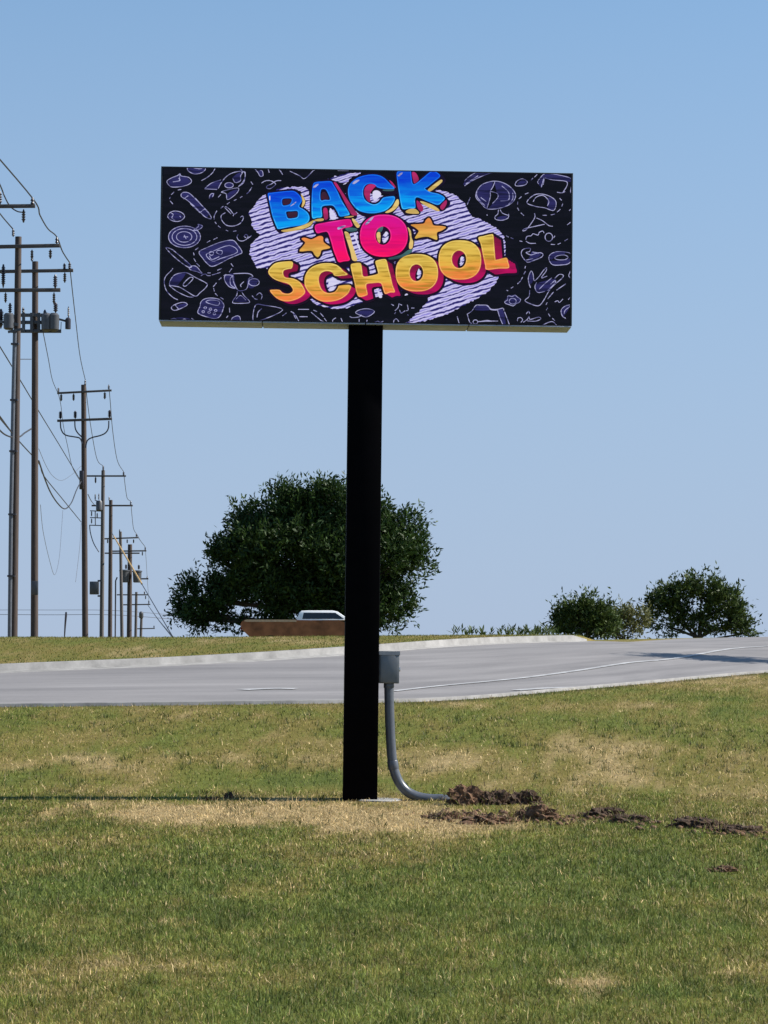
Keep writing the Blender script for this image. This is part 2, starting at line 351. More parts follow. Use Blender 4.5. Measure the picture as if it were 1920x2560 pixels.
# turf colours: green lawn with dry patches (surface colour, places in metres)
GREEN = np.array([0.165, 0.184, 0.034]); DEEP = np.array([0.108, 0.146, 0.031]); OLIVE = np.array([0.232, 0.188, 0.050]); STRAW = np.array([0.52, 0.39, 0.20])
def ghit(px, py):
    Ys = np.linspace(8, 110, 2041); pts = np.array([at(px, py, y) for y in Ys]); d = pts[:, 2]-zbase(pts[:, 0], pts[:, 1])
    i = int(np.argmax(d < 0)); i = i if d[i] < 0 else len(Ys)-1
    return Vector((pts[i, 0], pts[i, 1], float(zbase(pts[i, 0], pts[i, 1]))))
PATCH = []   # px, py, half width m, half depth m, dryness change
for px, py, rx, ry, k in [(640,2030,1.7,1.5,.75), (900,2045,1.4,1.5,.7), (1150,2060,1.2,1.0,.6), (400,2035,1.3,1.1,.45), (60,1905,1.2,1.0,.30), (300,1920,1.0,.9,.15),
        (1000,2000,.6,.7,.25), (760,1890,1.3,1.2,.12), (1120,1905,1.2,1.4,.12), (1500,1865,1.6,2.0,.05), (1410,2462,.32,.2,.75), (1820,2435,.22,.12,.45),
        (430,2310,.18,.35,.5), (120,2420,1.0,.7,.34), (560,2440,1.1,.6,.22), (40,2480,.5,.3,.35), (1560,1765,2.0,1.6,.24), (1300,1770,1.5,1.2,.2), (560,1790,3.0,1.5,.1),
        (1060,2190,.6,.5,.22), (1700,2180,.35,.3,.4), (700,2140,1.6,1.0,.12), (1250,2500,1.0,.4,.14), (150,2110,1.0,1.2,.18),
        (300,2230,1.1,1.3,-.2), (950,2260,1.0,1.2,-.22), (1250,2180,1.1,1.5,-.25), (1650,2330,1.2,1.0,-.2), (1850,2480,.7,.6,-.3), (600,2290,.8,1.0,-.15),
        (1150,1960,1.3,1.6,-.16), (1500,1990,1.4,1.6,-.14), (1750,1990,1.2,2.0,-.05), (750,1945,.9,1.2,-.3), (1750,1780,2.0,1.0,-.12), (760,1830,1.8,1.3,-.12)]:
    h = ghit(px, py); PATCH.append((h.x, h.y, rx, ry, k))
def dryness(x, y):
    d = 0.40 + 0.9*(fbm(x*0.33+5, y*0.16+2, 4)-0.5) + 0.60*(fbm(x*1.6, y*0.8, 3)-0.5) + 0.45*(fbm(x*5.5+9, y*2.4+4, 3)-0.5)
    d = d + 0.10*sstep(24, 38, y) + 0.22*(fbm(x*0.8+3, y*0.9+1, 3)-0.5)*sstep(28, 38, y) - 0.10*(1-sstep(18, 31, y))
    for cx, cy, rx, ry, k in PATCH:
        wob = 0.95*(fbm(x*3.1+cx, y*1.5+cy, 4)-0.5)*2
        q = np.sqrt(((x-cx)/rx)**2+((y-cy)/ry)**2)+wob
        d = d + k*(1-sstep(0.45, 1.15, q))
    return np.clip(d, 0, 1.1)
def turf_color(d):
    d = d[:, None]
    c = np.where(d < 0.35, DEEP+(GREEN-DEEP)*np.clip(d/0.35, 0, 1), np.where(d < 0.65, GREEN+(OLIVE-GREEN)*((d-0.35)/0.30), OLIVE+(STRAW-OLIVE)*np.clip((d-0.65)/0.4, 0, 1)))
    return c
# ground sheet: rows follow the road edges, columns fan out from the viewer's side to the horizon
A = np.unique(np.concatenate([np.linspace(-2.5, -0.16, 34), np.linspace(-0.16, 0.2, 150), np.linspace(0.2, 2.5, 34)]))
Yn = Yn_f(A); Yf = Yf_f(A); rows = []
for t in np.linspace(0, 1, 60): rows.append((-12+(Yn-0.30+12)*t, 0.0))
rows.append((Yn-0.28, -0.12)); rows.append((Yf-0.02, -0.12)); rows.append((Yf+0.10, raise_f(A)-0.0))
for t in (np.linspace(0, 1, 26)**1.3)[1:]: rows.append((Yf+0.10+(104-Yf)*t, raise_f(A)*(1-t)))
base_last = rows[-1][0]
for yv in (115, 125, 140, 160, 190, 240, 320, 500, 900, 2000, 6000): rows.append((np.maximum(np.full_like(A, yv), base_last+0.1*(yv-104)), 0*A))
G = []
for Yr, dz in rows:
    x = A*(Yr+AY); G.append(np.c_[x, Yr, zbase(x, Yr)+dz])
G = np.array(G); nr, nc = G.shape[:2]; V = G.reshape(-1, 3)
idx = np.arange(nr*nc).reshape(nr, nc)
FC = np.stack([idx[:-1, :-1], idx[:-1, 1:], idx[1:, 1:], idx[1:, :-1]], -1).reshape(-1, 4)
tc_ = np.c_[turf_color(np.clip(dryness(V[:, 0], V[:, 1])+0.1, 0, 0.95))*0.7, np.ones(len(V))]
g = fast_mesh('ground', V, FC, M['ground'], color=tc_, smooth=True); tag(g, kind='structure')

def strip(name, A_, rowsY, mat_, dz=None, arc=None):
    """sheet between curves over the terrain with a lengthwise UV"""
    R = []
    for k, Yr in enumerate(rowsY):
        x = A_*(Yr+AY); z = zbase(x, Yr)+(dz[k] if dz is not None else 0.0); R.append(np.c_[x, Yr, z])
    R = np.array(R); nr, nc = R.shape[:2]; i = np.arange(nr*nc).reshape(nr, nc)
    fc = np.stack([i[:-1, :-1], i[:-1, 1:], i[1:, 1:], i[1:, :-1]], -1).reshape(-1, 4)
    mid = R[nr//2]; u = np.r_[0, np.cumsum(np.linalg.norm(np.diff(mid, axis=0), axis=1))]
    v = np.linalg.norm(R-R[:1], axis=2); uv = np.stack([np.broadcast_to(u, v.shape), v], -1).reshape(-1, 2)
    return fast_mesh(name, R.reshape(-1, 3), fc, mat_, uv=uv, smooth=True)
Ar = np.linspace(-0.9, 0.75, 420); yn = Yn_f(Ar); yf = Yf_f(Ar)
road = strip('road', Ar, [yn+(yf-yn)*t for t in np.linspace(0, 1, 22)], M['road']); tag(road, kind='structure')
# near kerb: low concrete edging, its back standing out of the lawn
def kerb(name, A_, offs, mat_):
    R = []
    for off, dz in offs[1]:
        Yr = offs[0](A_)+off; x = A_*(Yr+AY); R.append(np.c_[x, Yr, zbase(x, Yr)+dz])
    R = np.array(R); nr, nc = R.shape[:2]; i = np.arange(nr*nc).reshape(nr, nc)
    fc = np.stack([i[:-1, :-1], i[:-1, 1:], i[1:, 1:], i[1:, :-1]], -1).reshape(-1, 4)
    return R, fc
R, fc = kerb('near', Ar, (Yn_f, [(-0.20,-0.2), (-0.20,0.045), (-0.185,0.055), (-0.02,0.045), (0.02,0.006), (0.30,0.005), (0.31,-0.05)]), None)
k1 = fast_mesh('near_kerb', R.reshape(-1, 3), fc, M['kerb']); tag(k1, kind='structure')
Ak = Ar[Ar < A_END+0.0005]; taper = 1-sstep(A_END-0.006, A_END, Ak)*0.85
R = []
for off, dz in [(-0.60,-0.05), (-0.59,0.005), (-0.06,0.012), (-0.03,0.03), (0.0,0.145), (0.02,0.155), (0.16,0.155), (0.17,0.10), (0.17,-0.1)]:
    Yr = Yf_f(Ak)+off; x = Ak*(Yr+AY); R.append(np.c_[x, Yr, zbase(x, Yr)+np.where(dz > 0.02, dz*taper, dz)])
R = np.array(R); nr, nc = R.shape[:2]; i = np.arange(nr*nc).reshape(nr, nc)
fc = np.stack([i[:-1, :-1], i[:-1, 1:], i[1:, 1:], i[1:, :-1]], -1).reshape(-1, 4)
fc = np.vstack([fc, [[i[4, -1], i[3, -1], i[8, -1], i[6, -1]]]])
k2 = fast_mesh('far_kerb', R.reshape(-1, 3), fc, M['kerb']); tag(k2, kind='structure')
# lane line and a worn scrap of paint, sheets just above the road
def painted(name, pts, w, lab):
    P = catmull([list(ghit(*p))[:2] for p in pts], 6); T = np.gradient(P, axis=0); T /= np.linalg.norm(T, axis=1)[:, None]; Nn = np.c_[-T[:, 1], T[:, 0]]
    Lp = P+Nn*w/2; Rp = P-Nn*w/2; V = np.vstack([np.c_[Lp, zbase(Lp[:, 0], Lp[:, 1])+0.012], np.c_[Rp, zbase(Rp[:, 0], Rp[:, 1])+0.012]]); n = len(P)
    fc = np.stack([np.arange(n-1), np.arange(1, n), np.arange(n+1, 2*n), np.arange(n, 2*n-1)], -1)
    o = fast_mesh(name, V, fc[:, ::-1], M['paint_line']); tag(o, kind='structure'); return o
painted('lane_line', [(985,1729), (1100,1716), (1298,1696.6), (1446,1677), (1570,1658), (1718,1642), (1920,1616), (2050,1606)], 0.14, '')
painted('worn_paint_mark', [(606,1725.5), (680,1722.5), (740,1723)], 0.34, '')

painted('worn_paint_mark', [(1290,1727), (1360,1722), (1440,1719)], 0.22, '')

# ------------------------------------------------------------------ display sign
base = at(899.5, 1997, 33.2); YAW = math.radians(1.6); ROLL = math.radians(0.68)
SG = thing('display_sign', 'black pole sign with a lit BACK TO SCHOOL display on the lawn', 'sign', base, rot=(0, ROLL, YAW))
SW, SH, SD_, SZ, SX = 4.885, 1.842, 0.55, 6.52, -0.005       # cabinet width, height, depth, centre height
pole = MB().box((0, 0, 2.63), (0.405, 0.405, 6.10)); pole.build('pole', M['black'], SG, bevel=0.012)
ft = MB().lathe((0.20, 0.0, -0.2), [(0.30, 0), (0.30, 0.193), (0.28, 0.203)], 28); ft.build('footing', M['concrete'], SG)
hx, hz, hd = SW/2, SH/2, SD_/2
cab = MB()
cab.box((SX, 0.02, SZ), (SW-0.05, SD_-0.05, SH-0.03)); cab.build('cabinet', M['cab_black'], SG, bevel=0.006)
for n, (c, d) in {'top_trim': ((SX, 0.0, SZ+hz-0.008), (SW, SD_, 0.016)), 'side_trim': ((SX-hx+0.012, 0, SZ), (0.024, SD_, SH-0.034)), 'side_trim.001': ((SX+hx-0.012, 0, SZ), (0.024, SD_, SH-0.034))}.items():
    MB().box(c, d).build(n.split('.')[0], M['cab_black'], SG, bevel=0.004)
nb = 4
for k in range(nb):
    w = SW/nb; MB().box((SX-hx+w*(k+0.5), 0.0, SZ-hz+0.009), (w-0.012, SD_, 0.018)).build('bottom_panel', M['cabinet'], SG, bevel=0.004)
scr_c = Vector((SX, -hd-0.002, SZ+0.002))
screen = MB().box((0, 0, 0), (SW-0.052, 0.02, SH-0.040)).build('screen', M['led_black'], SG); screen.location = scr_c
# --- artwork traced in photo pixels, mapped to the screen plane by the homography of its corners
corn_px = np.array([(402.7,417.0), (1430.3,432.3), (1426.4,813.8), (399.0,801.8)]); corn = np.array([(-hx,hz), (hx,hz), (hx,-hz), (-hx,-hz)])
Am = []; bm_ = []
for (x, y), (u, v) in zip(corn_px, corn):
    Am += [[x, y, 1, 0, 0, 0, -u*x, -u*y], [0, 0, 0, x, y, 1, -v*x, -v*y]]; bm_ += [u, v]
Hm = np.linalg.solve(np.array(Am), np.array(bm_))
def toscr(P):
    P = np.asarray(P, float); w = Hm[6]*P[:, 0]+Hm[7]*P[:, 1]+1
    return np.c_[(Hm[0]*P[:, 0]+Hm[1]*P[:, 1]+Hm[2])/w, (Hm[3]*P[:, 0]+Hm[4]*P[:, 1]+Hm[5])/w]
CR = {'L1': (660,430,6.9125), 'L2': (860,410,6.1444), 'L3': (730,530,6.1444), 'L4': (940,530,6.1444), 'L5': (660,630,6.1444), 'L6': (900,610,7.9), 'L7': (1070,570,6.9125), 'L8': (600,420,5.825),
      'D1': (390,400,6.1444), 'D2': (390,600,6.1444), 'D3': (640,700,5.53), 'D4': (920,690,5.184), 'D5': (1160,420,5.925), 'D6': (1200,600,6.9125), 'D7': (600,410,5.53), 'F': (0,0,1)}
def cp(k, pts): ox, oy, s = CR[k]; return [(ox+x/s, oy+y/s) for x, y in pts]
def ell(cx, cy, rx, ry, e=2.0, n=28, rot=0):
    t = np.arange(n)/n*2*math.pi; c, s = np.cos(t), np.sin(t)
    x = np.sign(c)*np.abs(c)**(2/e)*rx; y = np.sign(s)*np.abs(s)**(2/e)*ry; q = math.radians(rot)
    return [(cx+a*math.cos(q)-b*math.sin(q), cy+a*math.sin(q)+b*math.cos(q)) for a, b in zip(x, y)]
def poly_sdf(P, X, Y):
    d2 = np.full(X.shape, 1e9); ins = np.zeros(X.shape, bool); n = len(P)
    for i in range(n):
        ax, ay = P[i]; bx, by = P[(i+1) % n]; ex, ey = bx-ax, by-ay; l = ex*ex+ey*ey+1e-9
        t = np.clip(((X-ax)*ex+(Y-ay)*ey)/l, 0, 1); d2 = np.minimum(d2, (X-ax-t*ex)**2+(Y-ay-t*ey)**2)
        if ay != by: ins ^= ((ay > Y) != (by > Y)) & (X < ex*(Y-ay)/(by-ay)+ax)
    d = np.sqrt(d2); return np.where(ins, -d, d)
def march(field, x0, y0, st, level=0.0):
    """filled region field<level as triangles (photo pixels)"""
    f = field-level; ny, nx = f.shape; V = []; FCs = []; vid = {}
    def vert(x, y):
        k = (round(x, 3), round(y, 3))
        if k not in vid: vid[k] = len(V); V.append((x0+x*st, y0+y*st))
        return vid[k]
    ins = f < 0; full = ins[:-1, :-1] & ins[1:, :-1] & ins[:-1, 1:] & ins[1:, 1:]; anyi = ins[:-1, :-1] | ins[1:, :-1] | ins[:-1, 1:] | ins[1:, 1:]
    for j, i in zip(*np.nonzero(anyi)):
        c = [(i, j), (i+1, j), (i+1, j+1), (i, j+1)]
        if full[j, i]: FCs.append(tuple(vert(*p) for p in c)); continue
        out = []
        for k in range(4):
            p, q = c[k], c[(k+1) % 4]; a, b = f[p[1], p[0]], f[q[1], q[0]]
            if a < 0: out.append(vert(*p))
            if (a < 0) != (b < 0): t = min(max(a/(a-b), 0.02), 0.98); out.append(vert(p[0]+(q[0]-p[0])*t, p[1]+(q[1]-p[1])*t))
        out = list(dict.fromkeys(out))
        if len(out) >= 3: FCs.append(tuple(out))
    return V, FCs
FRONT = Matrix.Identity(4)
def art(name, V, FCs, layer, m, kind=None):
    P = toscr(V); off = 0.012+0.004*layer
    lim = (abs(P[:, 0]) < hx+9)
    P[:, 0] = np.clip(P[:, 0], -hx+0.028, hx-0.028); P[:, 1] = np.clip(P[:, 1], -hz+0.022, hz-0.022)
    me = bpy.data.meshes.new(name); me.from_pydata([(a, -off, b) for a, b in P], [], [f[::-1] for f in FCs]); me.update(); me.materials.append(m)
    bm = bmesh.new(); bm.from_mesh(me); bmesh.ops.dissolve_degenerate(bm, edges=bm.edges, dist=1e-5); bm.normal_update()
    for f in bm.faces:
        if f.normal.y > 0: f.normal_flip()
    bm.to_mesh(me); bm.free()
    o = bpy.data.objects.new(name, me); C.objects.link(o); o.parent = screen
    if kind: o['kind'] = kind
    return o
def grid_for(polys, pad, st):
    P = np.vstack([np.array(p) for p in polys]); x0, y0 = P.min(0)-pad; x1, y1 = P.max(0)+pad
    X, Y = np.meshgrid(np.arange(x0, x1+st, st), np.arange(y0, y1+st, st)); return X, Y, x0, y0
def shape_field(outer, holes, X, Y):
    d = poly_sdf(outer, X, Y)
    for h in holes: d = np.maximum(d, -poly_sdf(h, X, Y))
    return d
def sm(k, pts, n=4): return catmull(cp(k, pts), n, True)
letters = []     # (outer, holes, material, sweep vector)
letters.append((sm('L1', [(70,390),(130,375),(250,360),(400,345),(520,345),(600,400),(650,470),(650,530),(610,610),(690,660),(760,720),(790,800),(770,870),(710,910),(600,940),(450,960),(260,995),(225,960),(190,880),(150,770),(120,640),(90,500)]),
    [sm('L1', [(320,490),(400,470),(480,480),(470,540),(430,580),(330,590)]), sm('L1', [(390,700),(480,690),(580,690),(590,760),(560,800),(430,815),(395,760)])], 'led_blue', (5,5)))
letters.append((sm('L1', [(850,230),(900,190),(1000,180),(1150,175),(1200,230),(1270,350),(1340,500),(1420,630),(1480,740),(1420,765),(1310,775),(1270,700),(1200,600),(1100,590),(1000,620),(1005,780),(920,800),(850,815),(830,760),(825,600),(830,400)]),
    [sm('L1', [(985,330),(1060,315),(1110,390),(1140,490),(1060,495),(980,495)])], 'led_blue', (14,5)))
letters.append((sm('L2', [(60,430),(80,340),(140,270),(240,210),(400,175),(530,185),(620,230),(700,310),(775,385),(700,395),(600,390),(510,370),(470,330),(390,315),(320,350),(290,440),(310,540),(370,600),(460,630),(540,600),(600,530),(700,510),(770,510),(775,560),(730,640),(640,720),(500,760),(350,760),(220,720),(130,630),(80,540)]),
    [], 'led_blue', (8,7)))
letters.append((sm('L2', [(810,140),(900,110),(1010,105),(1030,200),(1050,310),(1100,310),(1200,230),(1340,120),(1420,140),(1470,200),(1380,280),(1280,360),(1240,390),(1320,440),(1450,470),(1540,530),(1500,590),(1430,635),(1300,590),(1130,520),(1085,560),(1090,680),(1000,690),(900,700),(870,620),(840,450),(815,280)]),
    [], 'led_blue', (9,11)))
letters.append((sm('L3', [(360,215),(500,175),(700,140),(880,120),(915,170),(930,210),(900,235),(780,265),(785,330),(820,500),(860,650),(890,740),(800,760),(720,770),(680,690),(640,590),(600,450),(550,320),(480,315),(385,330)]), [], 'led_pink', (13,8)))
letters.append((np.array(ell(959.5,590,59.5,52.2,2.25,40)), [np.array(ell(957.5,590,19,23))], 'led_pink', (12,8)))
letters.append((sm('L5', [(75,300),(110,240),(180,180),(300,155),(440,155),(435,250),(380,265),(310,290),(305,350),(340,395),(450,410),(540,450),(600,520),(640,610),(600,670),(520,720),(400,755),(280,745),(180,690),(100,595),(160,580),(250,585),(300,630),(390,640),(450,600),(440,550),(380,490),(240,450),(150,410),(90,350)]), [], 'led_gold', (14,7)))
letters.append((sm('L5', [(630,460),(640,370),(690,280),(780,215),(900,180),(1050,180),(1150,220),(1220,290),(1290,345),(1200,365),(1090,365),(1060,320),(1000,295),(930,300),(870,340),(845,420),(870,530),(920,600),(1000,630),(1090,610),(1140,550),(1160,520),(1300,505),(1340,530),(1320,590),(1280,650),(1180,720),(1050,755),(900,755),(780,700),(690,610),(640,530)]), [], 'led_gold', (14,7)))
Hp = cp('L5', [(1335,210),(1370,180),(1470,170),(1495,200),(1510,300),(1530,375)])+cp('L6', [(200,630),(350,590),(355,550),(330,450),(305,360),(340,325),(490,300),(530,350),(560,480),(600,620),(640,800),(690,940),(600,950),(500,980),(460,900),(410,770),(250,770),(125,800),(150,960)])+cp('L5', [(1580,660),(1465,685),(1420,600),(1395,480),(1360,340)])
letters.append((catmull(Hp, 3, True), [], 'led_gold', (15,9)))
letters.append((np.array(ell(1041.5,681.5,52.6,46.2,2.4,40)), [np.array(ell(1040.5,681.5,17,21))], 'led_gold', (15,8)))
letters.append((np.array(ell(1148.4,649.6,52.8,48.5,2.4,40)), [np.array(ell(1146.3,648.1,18,22))], 'led_gold', (15,9)))
letters.append((sm('L7', [(860,170),(950,140),(1080,110),(1115,130),(1130,300),(1150,520),(1170,545),(1300,515),(1350,520),(1370,590),(1385,640),(1370,690),(1200,695),(1000,715),(975,640),(940,480),(900,280)]), [], 'led_gold', (20,12)))
stars = [sm('L3', [(150,420),(200,402),(290,428),(350,410),(420,375),(480,390),(490,470),(590,545),(550,570),(460,590),(440,650),(400,700),(350,660),(300,600),(120,610),(190,510),(205,470)], 3),
         sm('L4', [(530,200),(720,185),(760,130),(810,95),(850,150),(880,210),(1000,220),(1070,240),(1000,290),(930,320),(935,400),(920,430),(800,385),(700,390),(590,410),(650,310),(640,280),(590,240)], 3)]
ST = 1.5
def field_sweep(outer, holes, vec, X, Y, n=5):
    f = None
    for t in np.linspace(0, 1, n):
        d = shape_field(outer+np.array(vec)*t, [h+np.array(vec)*t for h in holes], X, Y); f = d if f is None else np.minimum(f, d)
    return f
allP = [l[0] for l in letters]+stars
X, Y, x0, y0 = grid_for(allP, 34, 2.0); big = np.full(X.shape, 1e9)
for outer, holes, m, vec in letters:
    lo = outer.min(0)-30; hi = outer.max(0)+np.array([46, 40]); jx = (X[0] >= lo[0]) & (X[0] <= hi[0]); jy = (Y[:, 0] >= lo[1]) & (Y[:, 0] <= hi[1])
    s = np.ix_(jy, jx); big[s] = np.minimum(big[s], field_sweep(outer, holes, vec, X[s], Y[s]))
for st in stars: big = np.minimum(big, poly_sdf(st, X, Y))
V_, F_ = march(big, x0, y0, 2.0, 5.0); art('letter_outline', V_, F_, 2, M['led_outline'])
names_ = 'BACKTOSCHOOL'
for li, (outer, holes, m, vec) in enumerate(letters):
    X, Y, x0, y0 = grid_for([outer], 4, ST)
    V_, F_ = march(shape_field(outer, holes, X, Y), x0, y0, ST, 0.3)
    o = art('letter', V_, F_, 6, M[m]); o['label'] = {'led_blue': 'blue', 'led_pink': 'pink', 'led_gold': 'golden'}[m]+' letter '+names_[li]
    fd = shape_field(outer, holes, X, Y); V_, F_ = march(np.maximum(fd+0.5, -(fd+2.3)), x0, y0, ST, 0.0); art('letter_rim', V_, F_, 6.6, M[m.replace('led', 'rim')])
    if li >= 6:
        X, Y, x0, y0 = grid_for([outer, outer+np.array(vec)], 4, ST)
        V_, F_ = march(field_sweep(outer, holes, vec, X, Y), x0, y0, ST, -1.0); art('letter_shadow', V_, F_, 3+0.2*(li % 4), M['led_crimson'])
for st in stars:
    X, Y, x0, y0 = grid_for([st], 4, ST); V_, F_ = march(poly_sdf(st, X, Y), x0, y0, ST, 0.0); art('star', V_, F_, 6, M['led_star'])
def patch(name, k, pts, m, layer=4, n=3):
    P = sm(k, pts, n); X, Y, x0, y0 = grid_for([P], 3, 1.2); V_, F_ = march(poly_sdf(P, X, Y), x0, y0, 1.2, 0.0)
    if F_: return art(name, V_, F_, layer, M[m])
for k, pts in [('L1', [(640,400),(690,450),(715,530),(680,610),(650,610),(670,520)]), ('L1', [(300,1020),(500,980),(700,920),(850,845),(860,860),(800,940),(650,1000),(400,1045)]),
    ('L1', [(860,850),(930,820),(1030,815),(1025,850),(940,860)]), ('L1', [(1370,792),(1500,768),(1560,775),(1480,795)]), ('L2', [(630,748),(730,680),(800,560),(835,560),(835,640),(760,720),(680,755)]),
    ('L2', [(1280,405),(1380,320),(1480,250),(1505,275),(1440,340),(1320,430)]), ('L2', [(940,740),(1000,700),(1090,695),(1150,765),(1000,765)]), ('L2', [(1160,580),(1250,595),(1400,660),(1465,725),(1400,720),(1250,650)]),
    ('L3', [(920,110),(960,120),(1040,210),(1010,250),(960,200)]), ('L3', [(810,305),(880,340),(930,500),(980,650),(1005,745),(930,740),(900,620),(860,490),(820,370)]),
    ('L4', [(480,235),(530,290),(545,400),(570,460),(555,555),(510,565),(505,500),(520,420),(500,300)]), ('L3', [(1300,330),(1355,320),(1352,480),(1310,430)])]: patch('letter_shadow', k, pts, 'led_yellow')
for k, pts in [('L1', [(1205,200),(1250,200),(1330,320),(1450,500),(1560,660),(1620,740),(1570,760),(1510,740),(1420,580),(1330,400)]), ('L1', [(1030,640),(1090,640),(1110,760),(1100,820),(1050,830),(1030,740)]),
    ('L2', [(320,380),(390,320),(490,340),(440,400),(400,470),(400,590),(350,560),(310,470)]), ('L2', [(690,260),(740,290),(795,370),(760,360)]), ('L2', [(1040,140),(1100,150),(1145,250),(1080,305),(1060,270)]),
    ('L2', [(1110,570),(1160,600),(1215,680),(1190,740),(1130,690)]), ('L2', [(1470,660),(1560,560),(1570,620),(1510,710)])]: patch('letter_shadow', k, pts, 'led_rose')
for k, pts in [('L4', [(550,575),(540,620),(400,700),(220,730),(200,705),(380,660),(480,590)]), ('L3', [(820,260),(900,245),(1000,265),(980,300),(870,305)]), ('L3', [(1310,300),(1340,235),(1400,230),(1370,310)]), ('L2', [(590,405),(700,400),(770,400),(740,425),(620,425)])]: patch('letter_shadow', k, pts, 'led_teal')
for k, pts in [('L1', [(330,500),(400,480),(470,490),(460,540),(420,570),(340,580)]), ('L1', [(410,720),(480,705),(570,705),(575,750),(550,790),(440,800)]), ('L1', [(995,380),(1060,360),(1120,480),(995,485)])]: patch('letter_shadow', k, pts, 'led_maroon')
for k, pts in [('L3', [(1420,340),(1440,305),(1465,320),(1460,370),(1420,385)]), ('L3', [(1400,440),(1470,385),(1450,450),(1415,470)]), ('L2', [(440,440),(510,415),(570,470),(500,560),(450,560)]), ('L5', [(1000,450),(1050,410),(1180,455),(1060,520),(1000,520)]),
    ('L5', [(1010,545),(1090,525),(1070,575),(1020,575)]), ('L6', [(1150,490),(1170,500),(1190,580),(1120,600)]), ('L6', [(1120,650),(1180,630),(1140,680)]), ('L7', [(560,500),(590,490),(590,540),(550,550)]), ('L7', [(540,600),(590,570),(570,600),(545,620)]),
    ('L6', [(320,880),(380,870),(340,915)]), ('L6', [(350,940),(390,940),(440,1040),(380,1050)]), ('L6', [(880,1010),(910,970),(950,990)]), ('L1', [(1140,640),(1190,680),(1260,810),(1150,820)]), ('L1', [(1360,230),(1430,190),(1410,220)]),
    ('L1', [(740,600),(760,590),(750,620)]), ('L2', [(240,865),(310,830),(270,870)]), ('L3', [(945,330),(985,330),(1000,420),(1050,580),(1040,600),(980,440)])]: patch('chalk_glint', k, pts, 'led_white', 4.5)
# highlights on the letters
for k, pts, m in [('L1', [(95,440),(110,430),(112,500),(98,500)], 'led_white'), ('L1', [(850,280),(900,230),(950,225),(880,290)], 'led_chalk'), ('L1', [(460,600),(560,525),(540,560),(480,600)], 'led_chalk'), ('L2', [(130,310),(180,265),(240,260),(160,320)], 'led_chalk'),
    ('L2', [(820,190),(870,150),(900,150),(850,200)], 'led_chalk'), ('L3', [(700,250),(760,225),(830,220),(720,280)], 'led_chalk'), ('L3', [(1120,200),(1200,110),(1260,80),(1170,190)], 'led_chalk')]: patch('letter_highlight', k, pts, m, 7)
cloud = catmull([(658,492),(643,506),(628,525),(622,537),(631,554),(628,564),(640,578),(650,588),(633,607),(626,622),(626,636),(634,652),(643,671),(665,671),(700,690),(760,735),(786,757),(807,765),(839,772),(872,767),(907,754),(940,742),(1000,725),(1060,715),(1180,700),(1250,670),(1261,624),(1261,601),(1251,579),(1225,562),(1199,546),(1177,540),(1160,510),(1141,491),(1108,478),(1089,475),(1060,480),(1000,500),(900,480),(790,490),(700,480)], 2, True)
swoosh = catmull([(1242,689),(1238,706),(1212,732),(1177,751),(1128,777),(1082,794),(1014,808),(1030,794),(1066,755),(1069,742),(1108,719),(1115,702),(1180,705),(1220,688)], 3, True)
arc1 = sm('L1', [(180,350),(300,290),(500,270),(700,280),(775,330),(770,430),(740,440),(690,390),(560,310),(400,310),(250,335)], 2)
arc2 = catmull([(818,449),(850,440),(870,434),(907,434),(880,443),(870,455),(850,458)], 2, True)
for P in (cloud, swoosh, arc1, arc2):
    X, Y, x0, y0 = grid_for([P], 6, 2.0); wob = (fbm(X*0.16, Y*0.22, 2)-0.5)*7
    V_, F_ = march(poly_sdf(P, X, Y)+wob, x0, y0, 2.0, 0.0); art('scribble_patch', V_, F_, 1, M['led_cloud'])
# chalk doodles: outlines (flat strokes) and tinted bodies, one print piece per doodle
def stroke(P, w):
    P = np.asarray(P, float); T = np.gradient(P, axis=0); T /= (np.linalg.norm(T, axis=1)[:, None]+1e-9); Nn = np.c_[-T[:, 1], T[:, 0]]
    ww = w*(0.75+0.5*rng.random(len(P)))[:, None]; n = len(P)
    V = np.vstack([P+Nn*ww/2, P-Nn*ww/2]); F = [(i, i+1, n+i+1, n+i) for i in range(n-1)]
    return [tuple(v) for v in V], F
def doodle(k, strokes, fills=(), w=1.7, name='chalk_doodle'):
    V_, F_ = [], []
    for s in strokes:
        closed = s[0] == 'c'; pts = s[1:] if closed else s
        P = catmull(cp(k, pts), 4, closed)
        if closed: P = np.vstack([P, P[:1]])
        v, f = stroke(P, w); o = len(V_); V_ += v; F_ += [tuple(i+o for i in q) for q in f]
    if V_: art(name, V_, F_, 1.5, M['led_chalk'], 'stuff')
    for p in fills:
        P = sm(k, p, 2); X, Y, x0, y0 = grid_for([P], 3, 2.0); v, f = march(poly_sdf(P, X, Y), x0, y0, 2.0, 0.0)
        if f: art('chalk_tint', v, f, 0.6, M['led_fill'])
c = 'c'
E = lambda cx, cy, rx, ry, n=16: [c]+ell(cx, cy, rx, ry, 2, n)
